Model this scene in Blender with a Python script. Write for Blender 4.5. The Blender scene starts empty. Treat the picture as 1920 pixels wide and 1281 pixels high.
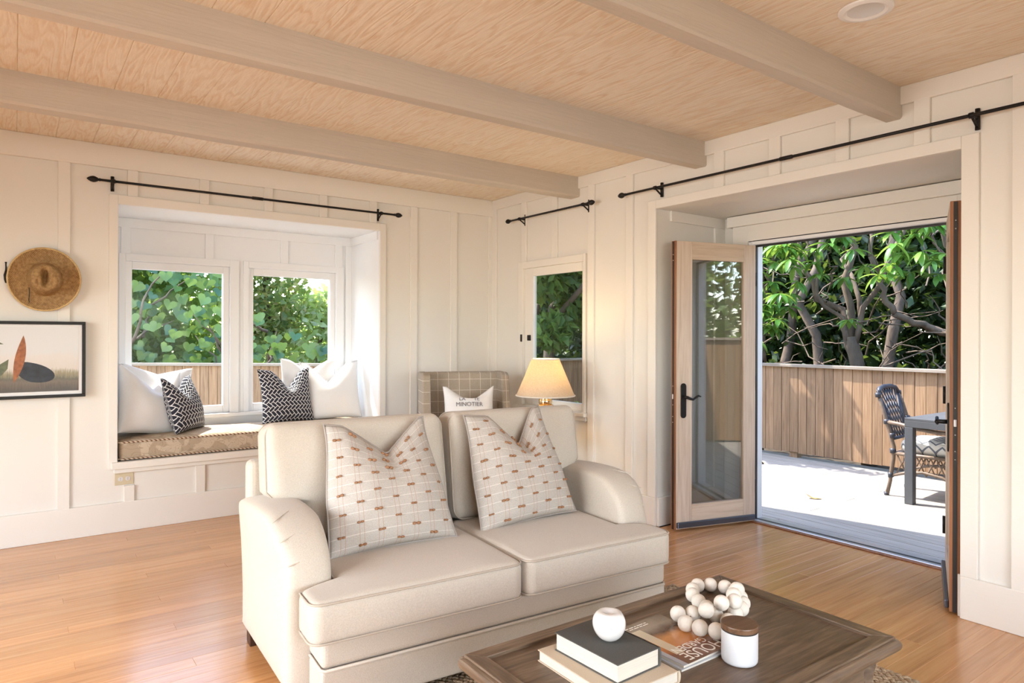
import bpy, bmesh, math, random
from mathutils import Vector, Matrix, noise
import numpy as np

random.seed(7)
RNG = np.random.default_rng(11)
sc = bpy.context.scene
col = sc.collection
PI = math.pi

# ------------------------------------------------------------------ camera
FPX, CY, YAW, ROLL, EYE = 1270.5, 630.3, 0.6332, 0.003, 1.345
cam_d = bpy.data.cameras.new('camera')
cam = bpy.data.objects.new('camera', cam_d)
col.objects.link(cam)
cam_d.sensor_fit = 'HORIZONTAL'
cam_d.sensor_width = 36.0
cam_d.lens = FPX / 1920 * 36.0
cam_d.shift_y = -(640.5 - CY) / 1920
cam_d.clip_start = 0.02
cam_d.clip_end = 300
cam.matrix_world = (Matrix.Translation((0, 0, EYE)) @ Matrix.Rotation(-YAW, 4, 'Z')
                    @ Matrix.Rotation(PI / 2, 4, 'X') @ Matrix.Rotation(ROLL, 4, 'Z'))
sc.camera = cam

# ------------------------------------------------------------------ world, sun, fill lamps, exposure
world = bpy.data.worlds.new('sky')
sc.world = world
world.use_nodes = True
wn = world.node_tree
sky = wn.nodes.new('ShaderNodeTexSky')
sky.sky_type = 'NISHITA'
sky.sun_disc = False
sky.sun_elevation = math.radians(57)
sky.sun_rotation = math.radians(-24)
bg = wn.nodes['Background']
wn.links.new(sky.outputs[0], bg.inputs[0])
bg.inputs[1].default_value = 1.15

sun_d = bpy.data.lights.new('sun', 'SUN')
sun_d.energy = 12.0
sun_d.angle = 0.009
sun_d.color = (1.0, 0.95, 0.87)
sun = bpy.data.objects.new('sun', sun_d)
col.objects.link(sun)
sun.rotation_euler = Vector((0.214, -0.476, -0.853)).to_track_quat('-Z', 'Y').to_euler()


def area(name, loc, direction, sx, sy, power, color):
    d = bpy.data.lights.new(name, 'AREA')
    d.shape = 'RECTANGLE'
    d.size, d.size_y, d.energy, d.color = sx, sy, power, color
    o = bpy.data.objects.new(name, d)
    col.objects.link(o)
    o.location = loc
    d.spread = math.radians(125)
    o.rotation_euler = Vector(direction).to_track_quat('-Z', 'Y').to_euler()
    return o


# soft fill lamps added to brighten the room, set at the unseen windows
area('fill_area_left', (-2.40, 2.3, 1.30), (1, 0, -0.55), 3.2, 1.7, 98, (1.0, 0.975, 0.95))
area('fill_area_front', (0.9, -1.92, 1.30), (0, 1, -0.55), 3.4, 1.7, 62, (1.0, 0.97, 0.94))

sc.view_settings.view_transform = 'Standard'
sc.view_settings.look = 'None'
sc.view_settings.gamma = 1.0
sc.view_settings.use_curve_mapping = False
sc.view_settings.exposure = 0.10
sc.cycles.max_bounces = 5
sc.cycles.diffuse_bounces = 4
sc.cycles.glossy_bounces = 3
sc.cycles.transmission_bounces = 2
sc.cycles.transparent_max_bounces = 12
sc.cycles.use_adaptive_sampling = True
sc.cycles.adaptive_threshold = 0.12
sc.cycles.caustics_reflective = False
sc.cycles.caustics_refractive = False


# ------------------------------------------------------------------ mesh helpers
class MB:
    """collects verts and faces for one mesh object"""
    def __init__(self):
        self.v, self.f, self.uv = [], [], None

    def add(self, verts, faces):
        b = len(self.v)
        self.v += [tuple(p) for p in verts]
        self.f += [tuple(i + b for i in q) for q in faces]
        return self

    def box(self, x0, x1, y0, y1, z0, z1):
        return self.add([(x0, y0, z0), (x1, y0, z0), (x1, y1, z0), (x0, y1, z0),
                         (x0, y0, z1), (x1, y0, z1), (x1, y1, z1), (x0, y1, z1)],
                        [(0, 3, 2, 1), (4, 5, 6, 7), (0, 1, 5, 4), (1, 2, 6, 5), (2, 3, 7, 6), (3, 0, 4, 7)])

    def tube(self, pts, r, seg=8, closed=False, cap=True):
        pts = [Vector(p) for p in pts]
        n = len(pts)
        rs = r if isinstance(r, (list, tuple)) else [r] * n
        verts, faces = [], []
        up = None
        for i, p in enumerate(pts):
            if closed:
                t = pts[(i + 1) % n] - pts[i - 1]
            else:
                t = pts[min(i + 1, n - 1)] - pts[max(i - 1, 0)]
            t = t.normalized() if t.length > 1e-9 else Vector((0, 0, 1))
            if up is None:
                up = Vector((0, 0, 1)) if abs(t.z) < 0.9 else Vector((1, 0, 0))
            a = t.cross(up)
            if a.length < 1e-6:
                a = t.cross(Vector((0.3, 1, 0.2)))
            a.normalize()
            b = a.cross(t).normalized()
            up = b
            for k in range(seg):
                th = 2 * PI * k / seg
                verts.append(p + (a * math.cos(th) + b * math.sin(th)) * rs[i])
        m = n if closed else n - 1
        for i in range(m):
            j = (i + 1) % n
            for k in range(seg):
                l = (k + 1) % seg
                faces.append((i * seg + k, i * seg + l, j * seg + l, j * seg + k))
        if cap and not closed:
            faces.append(tuple(range(seg)))
            faces.append(tuple((n - 1) * seg + k for k in reversed(range(seg))))
        return self.add(verts, faces)

    def lathe(self, prof, c=(0, 0, 0), seg=32, sx=1.0, sy=1.0):
        verts, faces = [], []
        n = len(prof)
        for r, z in prof:
            for k in range(seg):
                a = 2 * PI * k / seg
                verts.append((c[0] + r * sx * math.cos(a), c[1] + r * sy * math.sin(a), c[2] + z))
        for i in range(n - 1):
            for k in range(seg):
                l = (k + 1) % seg
                faces.append((i * seg + k, i * seg + l, (i + 1) * seg + l, (i + 1) * seg + k))
        if prof[0][0] > 1e-5:
            faces.append(tuple(reversed(range(seg))))
        if prof[-1][0] > 1e-5:
            faces.append(tuple((n - 1) * seg + k for k in range(seg)))
        return self.add(verts, faces)

    def prism(self, poly, lo, hi, axis='z'):
        """poly of 2D points extruded along an axis"""
        n = len(poly)

        def P(a, b, c):
            return {'z': (a, b, c), 'y': (a, c, b), 'x': (c, a, b)}[axis]
        v = [P(a, b, lo) for a, b in poly] + [P(a, b, hi) for a, b in poly]
        f = [tuple(range(n))[::-1], tuple(range(n, 2 * n))]
        f += [(i, (i + 1) % n, n + (i + 1) % n, n + i) for i in range(n)]
        return self.add(v, f)

    def ball(self, c, r, seg=16, ring=10, sz=1.0):
        prof = [(max(r * math.sin(PI * i / ring), 1e-6), -r * sz * math.cos(PI * i / ring)) for i in range(ring + 1)]
        return self.lathe(prof, c, seg)


def link(o, parent=None):
    col.objects.link(o)
    if parent is not None:
        o.parent = parent
    return o


def finish(o, smooth=False, bevel=0, seg=2, weld=True):
    me = o.data
    bm = bmesh.new()
    bm.from_mesh(me)
    if weld:
        bmesh.ops.remove_doubles(bm, verts=bm.verts, dist=1e-5)
    bmesh.ops.recalc_face_normals(bm, faces=bm.faces)
    bm.to_mesh(me)
    bm.free()
    if bevel:
        m = o.modifiers.new('bevel', 'BEVEL')
        m.width = bevel
        m.segments = seg
        m.limit_method = 'ANGLE'
        m.angle_limit = math.radians(40)
    if smooth:
        for p in me.polygons:
            p.use_smooth = True
    elif bevel:
        for p in me.polygons:
            p.use_smooth = False
    return o


def obj(name, mb, m, parent=None, smooth=False, bevel=0, seg=2, weld=True, loc=None):
    me = bpy.data.meshes.new(name)
    me.from_pydata([tuple(p) for p in mb.v], [], mb.f)
    if mb.uv is not None:
        lay = me.uv_layers.new(name='UVMap')
        for l in me.loops:
            lay.data[l.index].uv = mb.uv[l.vertex_index]
    me.materials.append(m)
    o = bpy.data.objects.new(name, me)
    link(o, parent)
    if loc is not None:
        o.location = loc
    finish(o, smooth, bevel, seg, weld and mb.uv is None)
    return o


def tag(o, label=None, cat=None, group=None, kind=None):
    if label:
        o['label'] = label
    if cat:
        o['category'] = cat
    if group:
        o['group'] = group
    if kind:
        o['kind'] = kind
    return o


def thing(name, label, cat, loc=(0, 0, 0), rot=(0, 0, 0), group=None):
    o = bpy.data.objects.new(name, None)
    o.empty_display_size = 0.05
    link(o)
    o.location = loc
    o.rotation_euler = rot
    return tag(o, label, cat, group)


def struct(name, mb, m, parent=None, bevel=0, **k):
    o = obj(name, mb, m, parent, bevel=bevel, **k)
    if parent is None:
        o['kind'] = 'structure'
    return o


def dup(o, parent=None, loc=None, rot=None, scale=None, name=None):
    c = o.copy()
    if name:
        c.name = name
    link(c, parent)
    if loc is not None:
        c.location = loc
    if rot is not None:
        c.rotation_euler = rot
    if scale is not None:
        c.scale = scale
    return c


def box(x0, x1, y0, y1, z0, z1):
    return MB().box(x0, x1, y0, y1, z0, z1)


# ------------------------------------------------------------------ material helpers
def mk(name):
    m = bpy.data.materials.new(name)
    m.use_nodes = True
    nt = m.node_tree
    return m, nt, nt.nodes['Principled BSDF']


def N(nt, t, **k):
    n = nt.nodes.new(t)
    for a, b in k.items():
        setattr(n, a, b)
    return n


def math_n(nt, op, a, b=None, c=None):
    n = N(nt, 'ShaderNodeMath', operation=op)
    for i, x in enumerate((a, b, c)):
        if x is None:
            continue
        if isinstance(x, (int, float)):
            n.inputs[i].default_value = x
        else:
            nt.links.new(x, n.inputs[i])
    return n.outputs[0]


def mixc(nt, fac, a, b, blend='MIX'):
    n = N(nt, 'ShaderNodeMix', data_type='RGBA', blend_type=blend)
    for i, x in ((0, fac), (6, a), (7, b)):
        if isinstance(x, (int, float)):
            n.inputs[i].default_value = x
        elif isinstance(x, tuple):
            n.inputs[i].default_value = (*x, 1) if len(x) == 3 else x
        else:
            nt.links.new(x, n.inputs[i])
    return n.outputs[2]


def coords(nt, scale=(1, 1, 1), kind='Object', rot=(0, 0, 0)):
    tc = N(nt, 'ShaderNodeTexCoord')
    mp = N(nt, 'ShaderNodeMapping')
    mp.inputs['Scale'].default_value = scale
    mp.inputs['Rotation'].default_value = rot
    nt.links.new(tc.outputs[kind], mp.inputs[0])
    return mp.outputs[0]


def noise_n(nt, vec, scale, detail=4, rough=0.55, dist=0.0):
    n = N(nt, 'ShaderNodeTexNoise')
    n.inputs['Scale'].default_value = scale
    n.inputs['Detail'].default_value = detail
    n.inputs['Roughness'].default_value = rough
    n.inputs['Distortion'].default_value = dist
    nt.links.new(vec, n.inputs['Vector'])
    return n.outputs[0]


def ramp(nt, fac, stops):
    n = N(nt, 'ShaderNodeValToRGB')
    e = n.color_ramp.elements
    while len(e) < len(stops):
        e.new(0.5)
    for q, (p, c) in zip(e, stops):
        q.position = p
        q.color = (*c, 1)
    nt.links.new(fac, n.inputs[0])
    return n.outputs[0]


def bump(nt, bsdf, h, strength, dist=0.01):
    b = N(nt, 'ShaderNodeBump')
    b.inputs['Strength'].default_value = strength
    b.inputs['Distance'].default_value = dist
    nt.links.new(h, b.inputs['Height'])
    nt.links.new(b.outputs[0], bsdf.inputs['Normal'])


def plain(name, c, rough=0.5, metal=0.0, var=0.0, vscale=6, bmp=0.0, bscale=60, stretch=(1, 1, 1), coat=0.0, spec=0.5):
    m, nt, b = mk(name)
    b.inputs['Roughness'].default_value = rough
    b.inputs['Metallic'].default_value = metal
    b.inputs['Coat Weight'].default_value = coat
    b.inputs['Specular IOR Level'].default_value = spec
    b.inputs['Base Color'].default_value = (*c, 1)
    if var:
        f = noise_n(nt, coords(nt, stretch), vscale)
        lo = tuple(x * (1 - var) for x in c)
        hi = tuple(min(1, x * (1 + var)) for x in c)
        nt.links.new(ramp(nt, f, [(0.3, lo), (0.7, hi)]), b.inputs['Base Color'])
    if bmp:
        bump(nt, b, noise_n(nt, coords(nt, stretch), bscale, 3), bmp)
    return m


def wood(name, dark, mid, light, rough=0.5, stretch=(1.0, 14, 14), scale=3.0, bmp=0.15, coat=0.0, per_obj=0.12, metal=0):
    """grain runs along the axis whose stretch factor is smallest"""
    m, nt, b = mk(name)
    oi = N(nt, 'ShaderNodeObjectInfo')
    vec = coords(nt, stretch)
    sh = N(nt, 'ShaderNodeVectorMath', operation='ADD')
    rv = N(nt, 'ShaderNodeVectorMath', operation='SCALE')
    cb = N(nt, 'ShaderNodeCombineXYZ')
    for i in range(3):
        nt.links.new(oi.outputs['Random'], cb.inputs[i])
    nt.links.new(cb.outputs[0], rv.inputs[0])
    rv.inputs['Scale'].default_value = 37.0
    nt.links.new(vec, sh.inputs[0])
    nt.links.new(rv.outputs[0], sh.inputs[1])
    n1 = noise_n(nt, sh.outputs[0], scale, 6, 0.62, 0.6)
    c = ramp(nt, n1, [(0.28, dark), (0.5, mid), (0.74, light)])
    if per_obj:
        hs = N(nt, 'ShaderNodeHueSaturation')
        v = math_n(nt, 'MULTIPLY_ADD', oi.outputs['Random'], per_obj * 2, 1 - per_obj)
        nt.links.new(v, hs.inputs['Value'])
        nt.links.new(c, hs.inputs['Color'])
        c = hs.outputs[0]
    nt.links.new(c, b.inputs['Base Color'])
    b.inputs['Roughness'].default_value = rough
    b.inputs['Coat Weight'].default_value = coat
    b.inputs['Coat Roughness'].default_value = 0.18
    if bmp:
        bump(nt, b, n1, bmp, 0.004)
    return m


def fabric(name, c, weave=900, var=0.08, sheen=0.2, bmp=0.25, c2=None):
    m, nt, b = mk(name)
    vec = coords(nt)
    f = noise_n(nt, vec, weave * 0.35, 2)
    g = noise_n(nt, vec, 5, 3)
    lo = tuple(x * (1 - var) for x in c)
    hi = tuple(min(1, x * (1 + var)) for x in c)
    base = ramp(nt, f, [(0.35, lo), (0.65, hi)])
    base = mixc(nt, 0.12, base, ramp(nt, g, [(0.3, lo), (0.7, hi)]))
    nt.links.new(base, b.inputs['Base Color'])
    b.inputs['Roughness'].default_value = 0.9
    b.inputs['Sheen Weight'].default_value = sheen
    b.inputs['Specular IOR Level'].default_value = 0.2
    bump(nt, b, f, bmp, 0.002)
    return m


def glass(name, refl=0.08, tint=(0.96, 0.97, 0.96)):
    m, nt, b = mk(name)
    nt.nodes.remove(b)
    out = nt.nodes['Material Output']
    tr = N(nt, 'ShaderNodeBsdfTransparent')
    tr.inputs[0].default_value = (*tint, 1)
    gl = N(nt, 'ShaderNodeBsdfGlossy')
    gl.inputs['Roughness'].default_value = 0.0
    lw = N(nt, 'ShaderNodeLayerWeight')
    fac = math_n(nt, 'MULTIPLY_ADD', math_n(nt, 'POWER', lw.outputs['Facing'], 4.0), 0.7, refl)
    mx = N(nt, 'ShaderNodeMixShader')
    nt.links.new(fac, mx.inputs[0])
    nt.links.new(tr.outputs[0], mx.inputs[1])
    nt.links.new(gl.outputs[0], mx.inputs[2])
    nt.links.new(mx.outputs[0], out.inputs[0])
    return m


def leafmat(name, dark, mid, light, trans=0.35, rough=0.35):
    m, nt, b = mk(name)
    ge = N(nt, 'ShaderNodeNewGeometry')
    oi = N(nt, 'ShaderNodeObjectInfo')
    r = math_n(nt, 'FRACT', math_n(nt, 'ADD', ge.outputs['Random Per Island'], oi.outputs['Random']))
    c = ramp(nt, r, [(0.0, dark), (0.55, mid), (1.0, light)])
    nt.links.new(c, b.inputs['Base Color'])
    b.inputs['Roughness'].default_value = rough
    tl = N(nt, 'ShaderNodeBsdfTranslucent')
    c2 = mixc(nt, 0.6, c, (0.45, 0.62, 0.08))
    nt.links.new(c2, tl.inputs[0])
    mx = N(nt, 'ShaderNodeMixShader')
    mx.inputs[0].default_value = trans
    nt.links.new(b.outputs[0], mx.inputs[1])
    nt.links.new(tl.outputs[0], mx.inputs[2])
    nt.links.new(mx.outputs[0], nt.nodes['Material Output'].inputs[0])
    return m


# ------------------------------------------------------------------ materials
def paint_mat(name, c, grain=(3, 3, 60), bs=0.12):
    m, nt, b = mk(name)
    b.inputs['Base Color'].default_value = (*c, 1)
    b.inputs['Roughness'].default_value = 0.55
    f = noise_n(nt, coords(nt, grain), 3.0, 4, 0.6)
    bump(nt, b, f, bs, 0.004)
    return m


M = {}
M['wall'] = paint_mat('cream_wall_paint', (0.80, 0.765, 0.705))
M['trim'] = paint_mat('cream_trim_paint', (0.82, 0.78, 0.715), (40, 4, 40))
M['bay'] = paint_mat('white_bay_paint', (0.86, 0.865, 0.87), (40, 4, 40), 0.06)
M['beam'] = plain('shade_toned_beam_paint', (0.58, 0.515, 0.435), 0.6, var=0.05, vscale=2, bmp=0.25, bscale=18, stretch=(0.35, 5, 5))  # whole beam toned darker to stand for shade on its front faces
M['vinyl'] = plain('white_window_vinyl', (0.86, 0.86, 0.86), 0.35)
M['black'] = plain('black_iron', (0.018, 0.016, 0.015), 0.45, 0.6, bmp=0.1, bscale=80)
M['dark'] = plain('dark_weatherstrip', (0.02, 0.018, 0.016), 0.5)
M['alu'] = plain('aluminium_threshold', (0.62, 0.61, 0.63), 0.35, 0.9)
M['glass'] = glass('window_glass', 0.004)
M['doorglass'] = glass('coated_door_glass', 0.16, (0.72, 0.73, 0.71))
M['shadeglass'] = glass('shaded_window_glass', 0.006, (0.88, 0.90, 0.88))


def ceiling_mat():
    m, nt, b = mk('pickled_plywood')
    oi = N(nt, 'ShaderNodeObjectInfo')
    vec = coords(nt, (9.0, 1.0, 1.0), 'Object')
    cb = N(nt, 'ShaderNodeCombineXYZ')
    nt.links.new(math_n(nt, 'MULTIPLY', oi.outputs['Random'], 40.0), cb.inputs[0])
    nt.links.new(math_n(nt, 'MULTIPLY', oi.outputs['Random'], 13.0), cb.inputs[1])
    ad = N(nt, 'ShaderNodeVectorMath', operation='ADD')
    nt.links.new(vec, ad.inputs[0])
    nt.links.new(cb.outputs[0], ad.inputs[1])
    v = ad.outputs[0]
    g = noise_n(nt, v, 1.1, 2, 0.5, 0.3)
    w = N(nt, 'ShaderNodeMath', operation='SINE')
    nt.links.new(math_n(nt, 'MULTIPLY', g, 60.0), w.inputs[0])
    lines = math_n(nt, 'MULTIPLY_ADD', w.outputs[0], 0.5, 0.5)
    fine = noise_n(nt, coords(nt, (60, 6, 6)), 2.2, 5, 0.6)
    blot = noise_n(nt, coords(nt, (1, 1.0, 1)), 2.2, 5, 0.6)
    c = ramp(nt, lines, [(0.0, (0.70, 0.52, 0.35)), (0.40, (0.83, 0.735, 0.61)), (1.0, (0.86, 0.78, 0.665))])
    c = mixc(nt, 0.55, c, ramp(nt, fine, [(0.3, (0.72, 0.56, 0.40)), (0.62, (0.86, 0.78, 0.66))]))
    c = mixc(nt, ramp(nt, blot, [(0.42, (0, 0, 0)), (0.72, (0.5, 0.5, 0.5))]), c, (0.87, 0.79, 0.67))
    nt.links.new(c, b.inputs['Base Color'])
    b.inputs['Roughness'].default_value = 0.75
    h = math_n(nt, 'ADD', lines, fine)
    bump(nt, b, h, 0.22, 0.004)
    return m


M['ceiling'] = ceiling_mat()
M['floor'] = wood('fir_floor', (0.46, 0.205, 0.078), (0.60, 0.30, 0.12), (0.68, 0.385, 0.165), 0.27,
                  (0.55, 16, 16), 2.6, 0.03, coat=0.5, per_obj=0.10)
M['deck'] = wood('weathered_deck', (0.21, 0.19, 0.165), (0.30, 0.272, 0.238), (0.365, 0.335, 0.296), 0.8,
                 (18, 0.8, 18), 2.4, 0.3, per_obj=0.08)
M['fence'] = wood('cedar_fence', (0.175, 0.095, 0.047), (0.285, 0.168, 0.087), (0.37, 0.235, 0.132), 0.75,
                  (20, 20, 1.0), 2.2, 0.25, per_obj=0.16)
M['doorwood'] = wood('weathered_door_wood', (0.47, 0.35, 0.255), (0.60, 0.47, 0.365), (0.68, 0.56, 0.45), 0.6,
                     (18, 18, 1.0), 2.0, 0.15, per_obj=0.05)
M['doorrail'] = wood('weathered_door_rail_wood', (0.50, 0.37, 0.26), (0.62, 0.48, 0.36), (0.69, 0.56, 0.44), 0.6,
                     (1.0, 18, 18), 2.0, 0.15, per_obj=0.05)
M['dooredge'] = wood('mahogany_door_edge', (0.16, 0.06, 0.025), (0.27, 0.105, 0.04), (0.36, 0.15, 0.06), 0.45,
                     (18, 18, 1.0), 2.0, 0.1, per_obj=0.05)
M['table'] = wood('dark_oak_top', (0.075, 0.046, 0.028), (0.14, 0.092, 0.058), (0.25, 0.175, 0.115), 0.42,
                  (1.0, 11, 11), 4.5, 0.25, per_obj=0.05)
M['table_y'] = wood('dark_oak_cross', (0.075, 0.046, 0.028), (0.14, 0.092, 0.058), (0.25, 0.175, 0.115), 0.42,
                    (11, 1.0, 11), 4.5, 0.25, per_obj=0.05)
M['linen'] = fabric('oatmeal_linen', (0.565, 0.50, 0.425), var=0.09)
M['piping'] = fabric('oatmeal_piping', (0.47, 0.40, 0.325), var=0.05)
M['bark'] = plain('bark', (0.15, 0.108, 0.076), 0.9, var=0.4, vscale=8, bmp=0.6, bscale=30, stretch=(1, 1, 0.3))
M['soil'] = plain('garden_soil', (0.06, 0.045, 0.03), 0.95, var=0.3, vscale=3, bmp=0.5, bscale=15)

# ------------------------------------------------------------------ setting: room shell
B, W, CE = 5.327, 3.672, 2.628
LX, FY = -2.5, -2.0
BX0, BX1, BZ0, BZ1, BY = 0.567, 2.503, 0.478, 2.238, 5.92       # bay
RY0, RY1, RZ1, RX = 1.345, 3.263, 2.249, 4.42                   # door recess
DY0, DY1, DZ1, DX = 1.655, 2.968, 2.020, 4.36                   # door opening

# floor: base slab and individual fir planks
floor = struct('floor', box(LX, W, FY, B, -0.14, -0.020).box(W, RX + 0.02, RY0, RY1, -0.14, -0.020), M['soil'])
PW = 0.083
plank_mesh = {}


def plank(x0, x1, y, w):
    L = round(x1 - x0, 2)
    key = (L, round(w, 3))
    if key not in plank_mesh:
        mb = MB()
        e = 0.0012
        mb.add([(0, 0, -.02), (L, 0, -.02), (L, w, -.02), (0, w, -.02),
                (0, 0, -e), (L, 0, -e), (L, w, -e), (0, w, -e),
                (e, e, 0), (L - e, e, 0), (L - e, w - e, 0), (e, w - e, 0)],
               [(0, 1, 5, 4), (1, 2, 6, 5), (2, 3, 7, 6), (3, 0, 4, 7),
                (4, 5, 9, 8), (5, 6, 10, 9), (6, 7, 11, 10), (7, 4, 8, 11), (8, 9, 10, 11)])
        o = obj('plank', mb, M['floor'], floor)
        plank_mesh[key] = o
        o.location = (x0, y, 0)
        return
    dup(plank_mesh[key], floor, (x0, y, 0))


y = FY
rowi = 0
nplank = 0
while y < B - 0.01:
    w = min(PW, B - y)
    xe = RX - 0.10 if RY0 < y + 0.5 * PW < RY1 else W
    if y < 0.35:
        plank(LX, xe, y, w)
        nplank += 1
    else:
        x = LX
        step = [3.1, 2.3, 3.9, 2.7, 3.5][rowi % 5]
        while x < xe - 0.01:
            x2 = min(x + step, xe)
            if xe - x2 < 0.6:
                x2 = xe
            plank(x, x2, y, w)
            nplank += 1
            x = x2
            step = 2.6
    y += PW
    rowi += 1

# back wall with the bay opening
t = 0.14
wb = struct('wall_back', box(LX, BX0 - 0.02, B, B + t, 0, CE).box(BX1 + 0.02, W, B, B + t, 0, CE)
            .box(BX0 - 0.02, BX1 + 0.02, B, B + t, BZ1 + 0.02, CE).box(BX0 - 0.02, BX1 + 0.02, B, B + t, 0, BZ0 - 0.04), M['wall'])
struct('batten', box(0.226, 0.294, B - 0.018, B, 0.2, 2.48), M['trim'], wb, 0.003)
for x in (-0.20, -0.62, -1.05, -1.5):
    struct('batten', box(x - .068, x, B - 0.018, B, 0.2, 2.48), M['trim'], wb, 0.003)
for a in (2.795, 3.205):
    struct('batten', box(a, a + 0.066, B - 0.018, B, 0.2, 2.48), M['trim'], wb, 0.003)
struct('batten', box(W - 0.05, W, B - 0.018, B, 0.2, 2.48), M['trim'], wb, 0.003)
for a in (0.623, 1.082, 1.541, 1.976, 2.41):
    struct('batten', box(a, a + 0.064, B - 0.018, B, 2.30, 2.48), M['trim'], wb, 0.003)
for a, z1 in ((0.606, 0.31), (1.06, 0.40), (1.5, 0.40), (1.95, 0.40), (2.38, 0.40)):
    struct('batten', box(a, a + 0.064, B - 0.018, B, 0.2, z1), M['trim'], wb, 0.003)
struct('trim_1', box(LX, W, B - 0.03, B, 2.476, CE), M['trim'], None, 0.004)
struct('baseboard_back', box(LX, W, B - 0.022, B, 0, 0.203), M['trim'], None, 0.004)

# bay alcove
t2 = 0.13
bay = struct('wall_bay', box(BX0 - t2, BX0, B + t, BY + t2, 0.2, BZ1 + t2).box(BX1, BX1 + t2, B + t, BY + t2, 0.2, BZ1 + t2)
             .box(BX0, BX1, B + t, BY + t2, BZ1, BZ1 + t2).box(BX0 - 0.02, BX1 + 0.02, B + t, BY + t2, 0.2, BZ0 - 0.004)
             .box(BX0 - .0201, BX0, B, B + t, BZ0 - .04, BZ1 + .02).box(BX1, BX1 + .0201, B, B + t, BZ0 - .04, BZ1 + .02)
             .box(BX0, BX1, B, B + t, BZ1, BZ1 + .0201).box(BX0, BX1, B, B + t, BZ0 - .0401, BZ0 - .004), M['bay'])
# the bay's window wall around the two windows
WIN = ((0.681, 1.437), (1.586, 2.352))
WZ0, WZ1 = 0.705, 1.912
bw = struct('wall_bay_window', box(BX0, WIN[0][0], BY, BY + t2, BZ0, BZ1).box(WIN[0][1], WIN[1][0], BY, BY + t2, BZ0, BZ1)
            .box(WIN[1][1], BX1, BY, BY + t2, BZ0, BZ1)
            .box(WIN[0][0], WIN[0][1], BY, BY + t2, WZ1, BZ1).box(WIN[1][0], WIN[1][1], BY, BY + t2, WZ1, BZ1)
            .box(WIN[0][0], WIN[0][1], BY, BY + t2, BZ0, WZ0).box(WIN[1][0], WIN[1][1], BY, BY + t2, BZ0, WZ0), M['bay'])
for a, b_ in ((0.649, 0.717), (1.246, 1.311), (1.853, 1.918), (2.344, 2.41)):
    struct('batten', box(a, b_, BY - 0.016, BY, 1.966, 2.17), M['bay'], bw, 0.003)
struct('frieze_board', box(BX0, BX1, BY - 0.018, BY, 2.165, BZ1), M['bay'], bw, 0.003)
struct('frieze_board', box(BX1 - 0.016, BX1, B + 0.02, BY - 0.018, 2.165, BZ1), M['bay'], bw, 0.003)
struct('corner_board', box(BX1 - 0.06, BX1, BY - 0.016, BY, BZ0 + .2, 2.165), M['bay'], bw, 0.003)
for i, (a, b_) in enumerate(((0.636, 1.507), (1.543, 2.424))):
    w0, w1 = WIN[i]
    z0, z1 = WZ0, 1.968
    win = bpy.data.objects.new('window_%d' % (i + 1), None)
    link(win)
    win.location = ((w0 + w1) / 2, BY, WZ0)
    win['kind'] = 'structure'
    ox, oy, oz = win.location

    def lb(x0, x1, y0, y1, z0, z1):
        return box(x0 - ox, x1 - ox, y0 - oy, y1 - oy, z0 - oz, z1 - oz)
    obj('casing', lb(a, w0, BY - .02, BY, z0, z1), M['bay'], win, bevel=0.003)
    obj('casing', lb(w1, b_, BY - .02, BY, z0, z1), M['bay'], win, bevel=0.003)
    obj('casing', lb(w0, w1, BY - .02, BY, WZ1, z1), M['bay'], win, bevel=0.003)
    s = 0.046
    yy = BY + 0.012
    obj('sash_stile', lb(w0, w0 + s, yy, yy + .06, WZ0, WZ1), M['vinyl'], win, bevel=0.004)
    obj('sash_stile', lb(w1 - s, w1, yy, yy + .06, WZ0, WZ1), M['vinyl'], win, bevel=0.004)
    obj('sash_rail', lb(w0 + s, w1 - s, yy, yy + .06, WZ1 - s - .012, WZ1), M['vinyl'], win, bevel=0.004)
    obj('sash_rail', lb(w0 + s, w1 - s, yy, yy + .06, WZ0, WZ0 + .062), M['vinyl'], win, bevel=0.004)
    obj('pane', lb(w0 + s, w1 - s, yy + .03, yy + .034, WZ0 + .062, WZ1 - s - .012), M['glass'], win)
struct('trim_2', box(BX0, BX1, BY - 0.045, BY + 0.01, WZ0 - 0.03, WZ0), M['bay'], None, 0.004)
# bay opening casing and seat ledge
cas = struct('trim_3', box(0.513, BX0, B - 0.02, B, 0.43, 2.300), M['trim'], None, 0.003)
struct('casing', box(BX1, 2.557, B - 0.02, B, 0.43, 2.300), M['trim'], cas, 0.003)
struct('casing', box(BX0, BX1, B - 0.02, B, BZ1, 2.300), M['trim'], cas, 0.003)
struct('seat_ledge', box(0.53, 2.54, B - 0.045, B, 0.43, BZ0), M['trim'], cas, 0.004)
struct('ledge_moulding', box(0.545, 2.525, B - 0.026, B, 0.40, 0.43), M['trim'], cas, 0.004)

# right wall with small window and the door recess
NW = (4.065, 4.80, 0.76, 1.93)      # y0,y1,z0,z1 of the small window opening
NW = (4.020, 4.820, 0.745, 1.945)
t = 0.13
wr = struct('wall_right', box(W, W + t, FY, RY0, 0, CE).box(W, W + t, RY1, NW[0], 0, CE).box(W, W + t, NW[1], B + .14, 0, CE)
            .box(W, W + t, NW[0], NW[1], 0, NW[2]).box(W, W + t, NW[0], NW[1], NW[3], CE)
            .box(W, W + t, RY0, RY1, RZ1, CE), M['wall'])
for yb in (4.775, 4.35):
    struct('batten', box(W - 0.018, W, yb, yb + 0.07, 2.005, 2.54), M['trim'], wr, 0.003)
for yb in (3.90, 3.487):
    struct('batten', box(W - 0.018, W, yb, yb + 0.07, 0.2, 2.54), M['trim'], wr, 0.003)
for yb in (2.697, 2.30, 1.89, 1.485):
    struct('batten', box(W - 0.018, W, yb, yb + 0.075, 2.311, 2.54), M['trim'], wr, 0.003)
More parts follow.
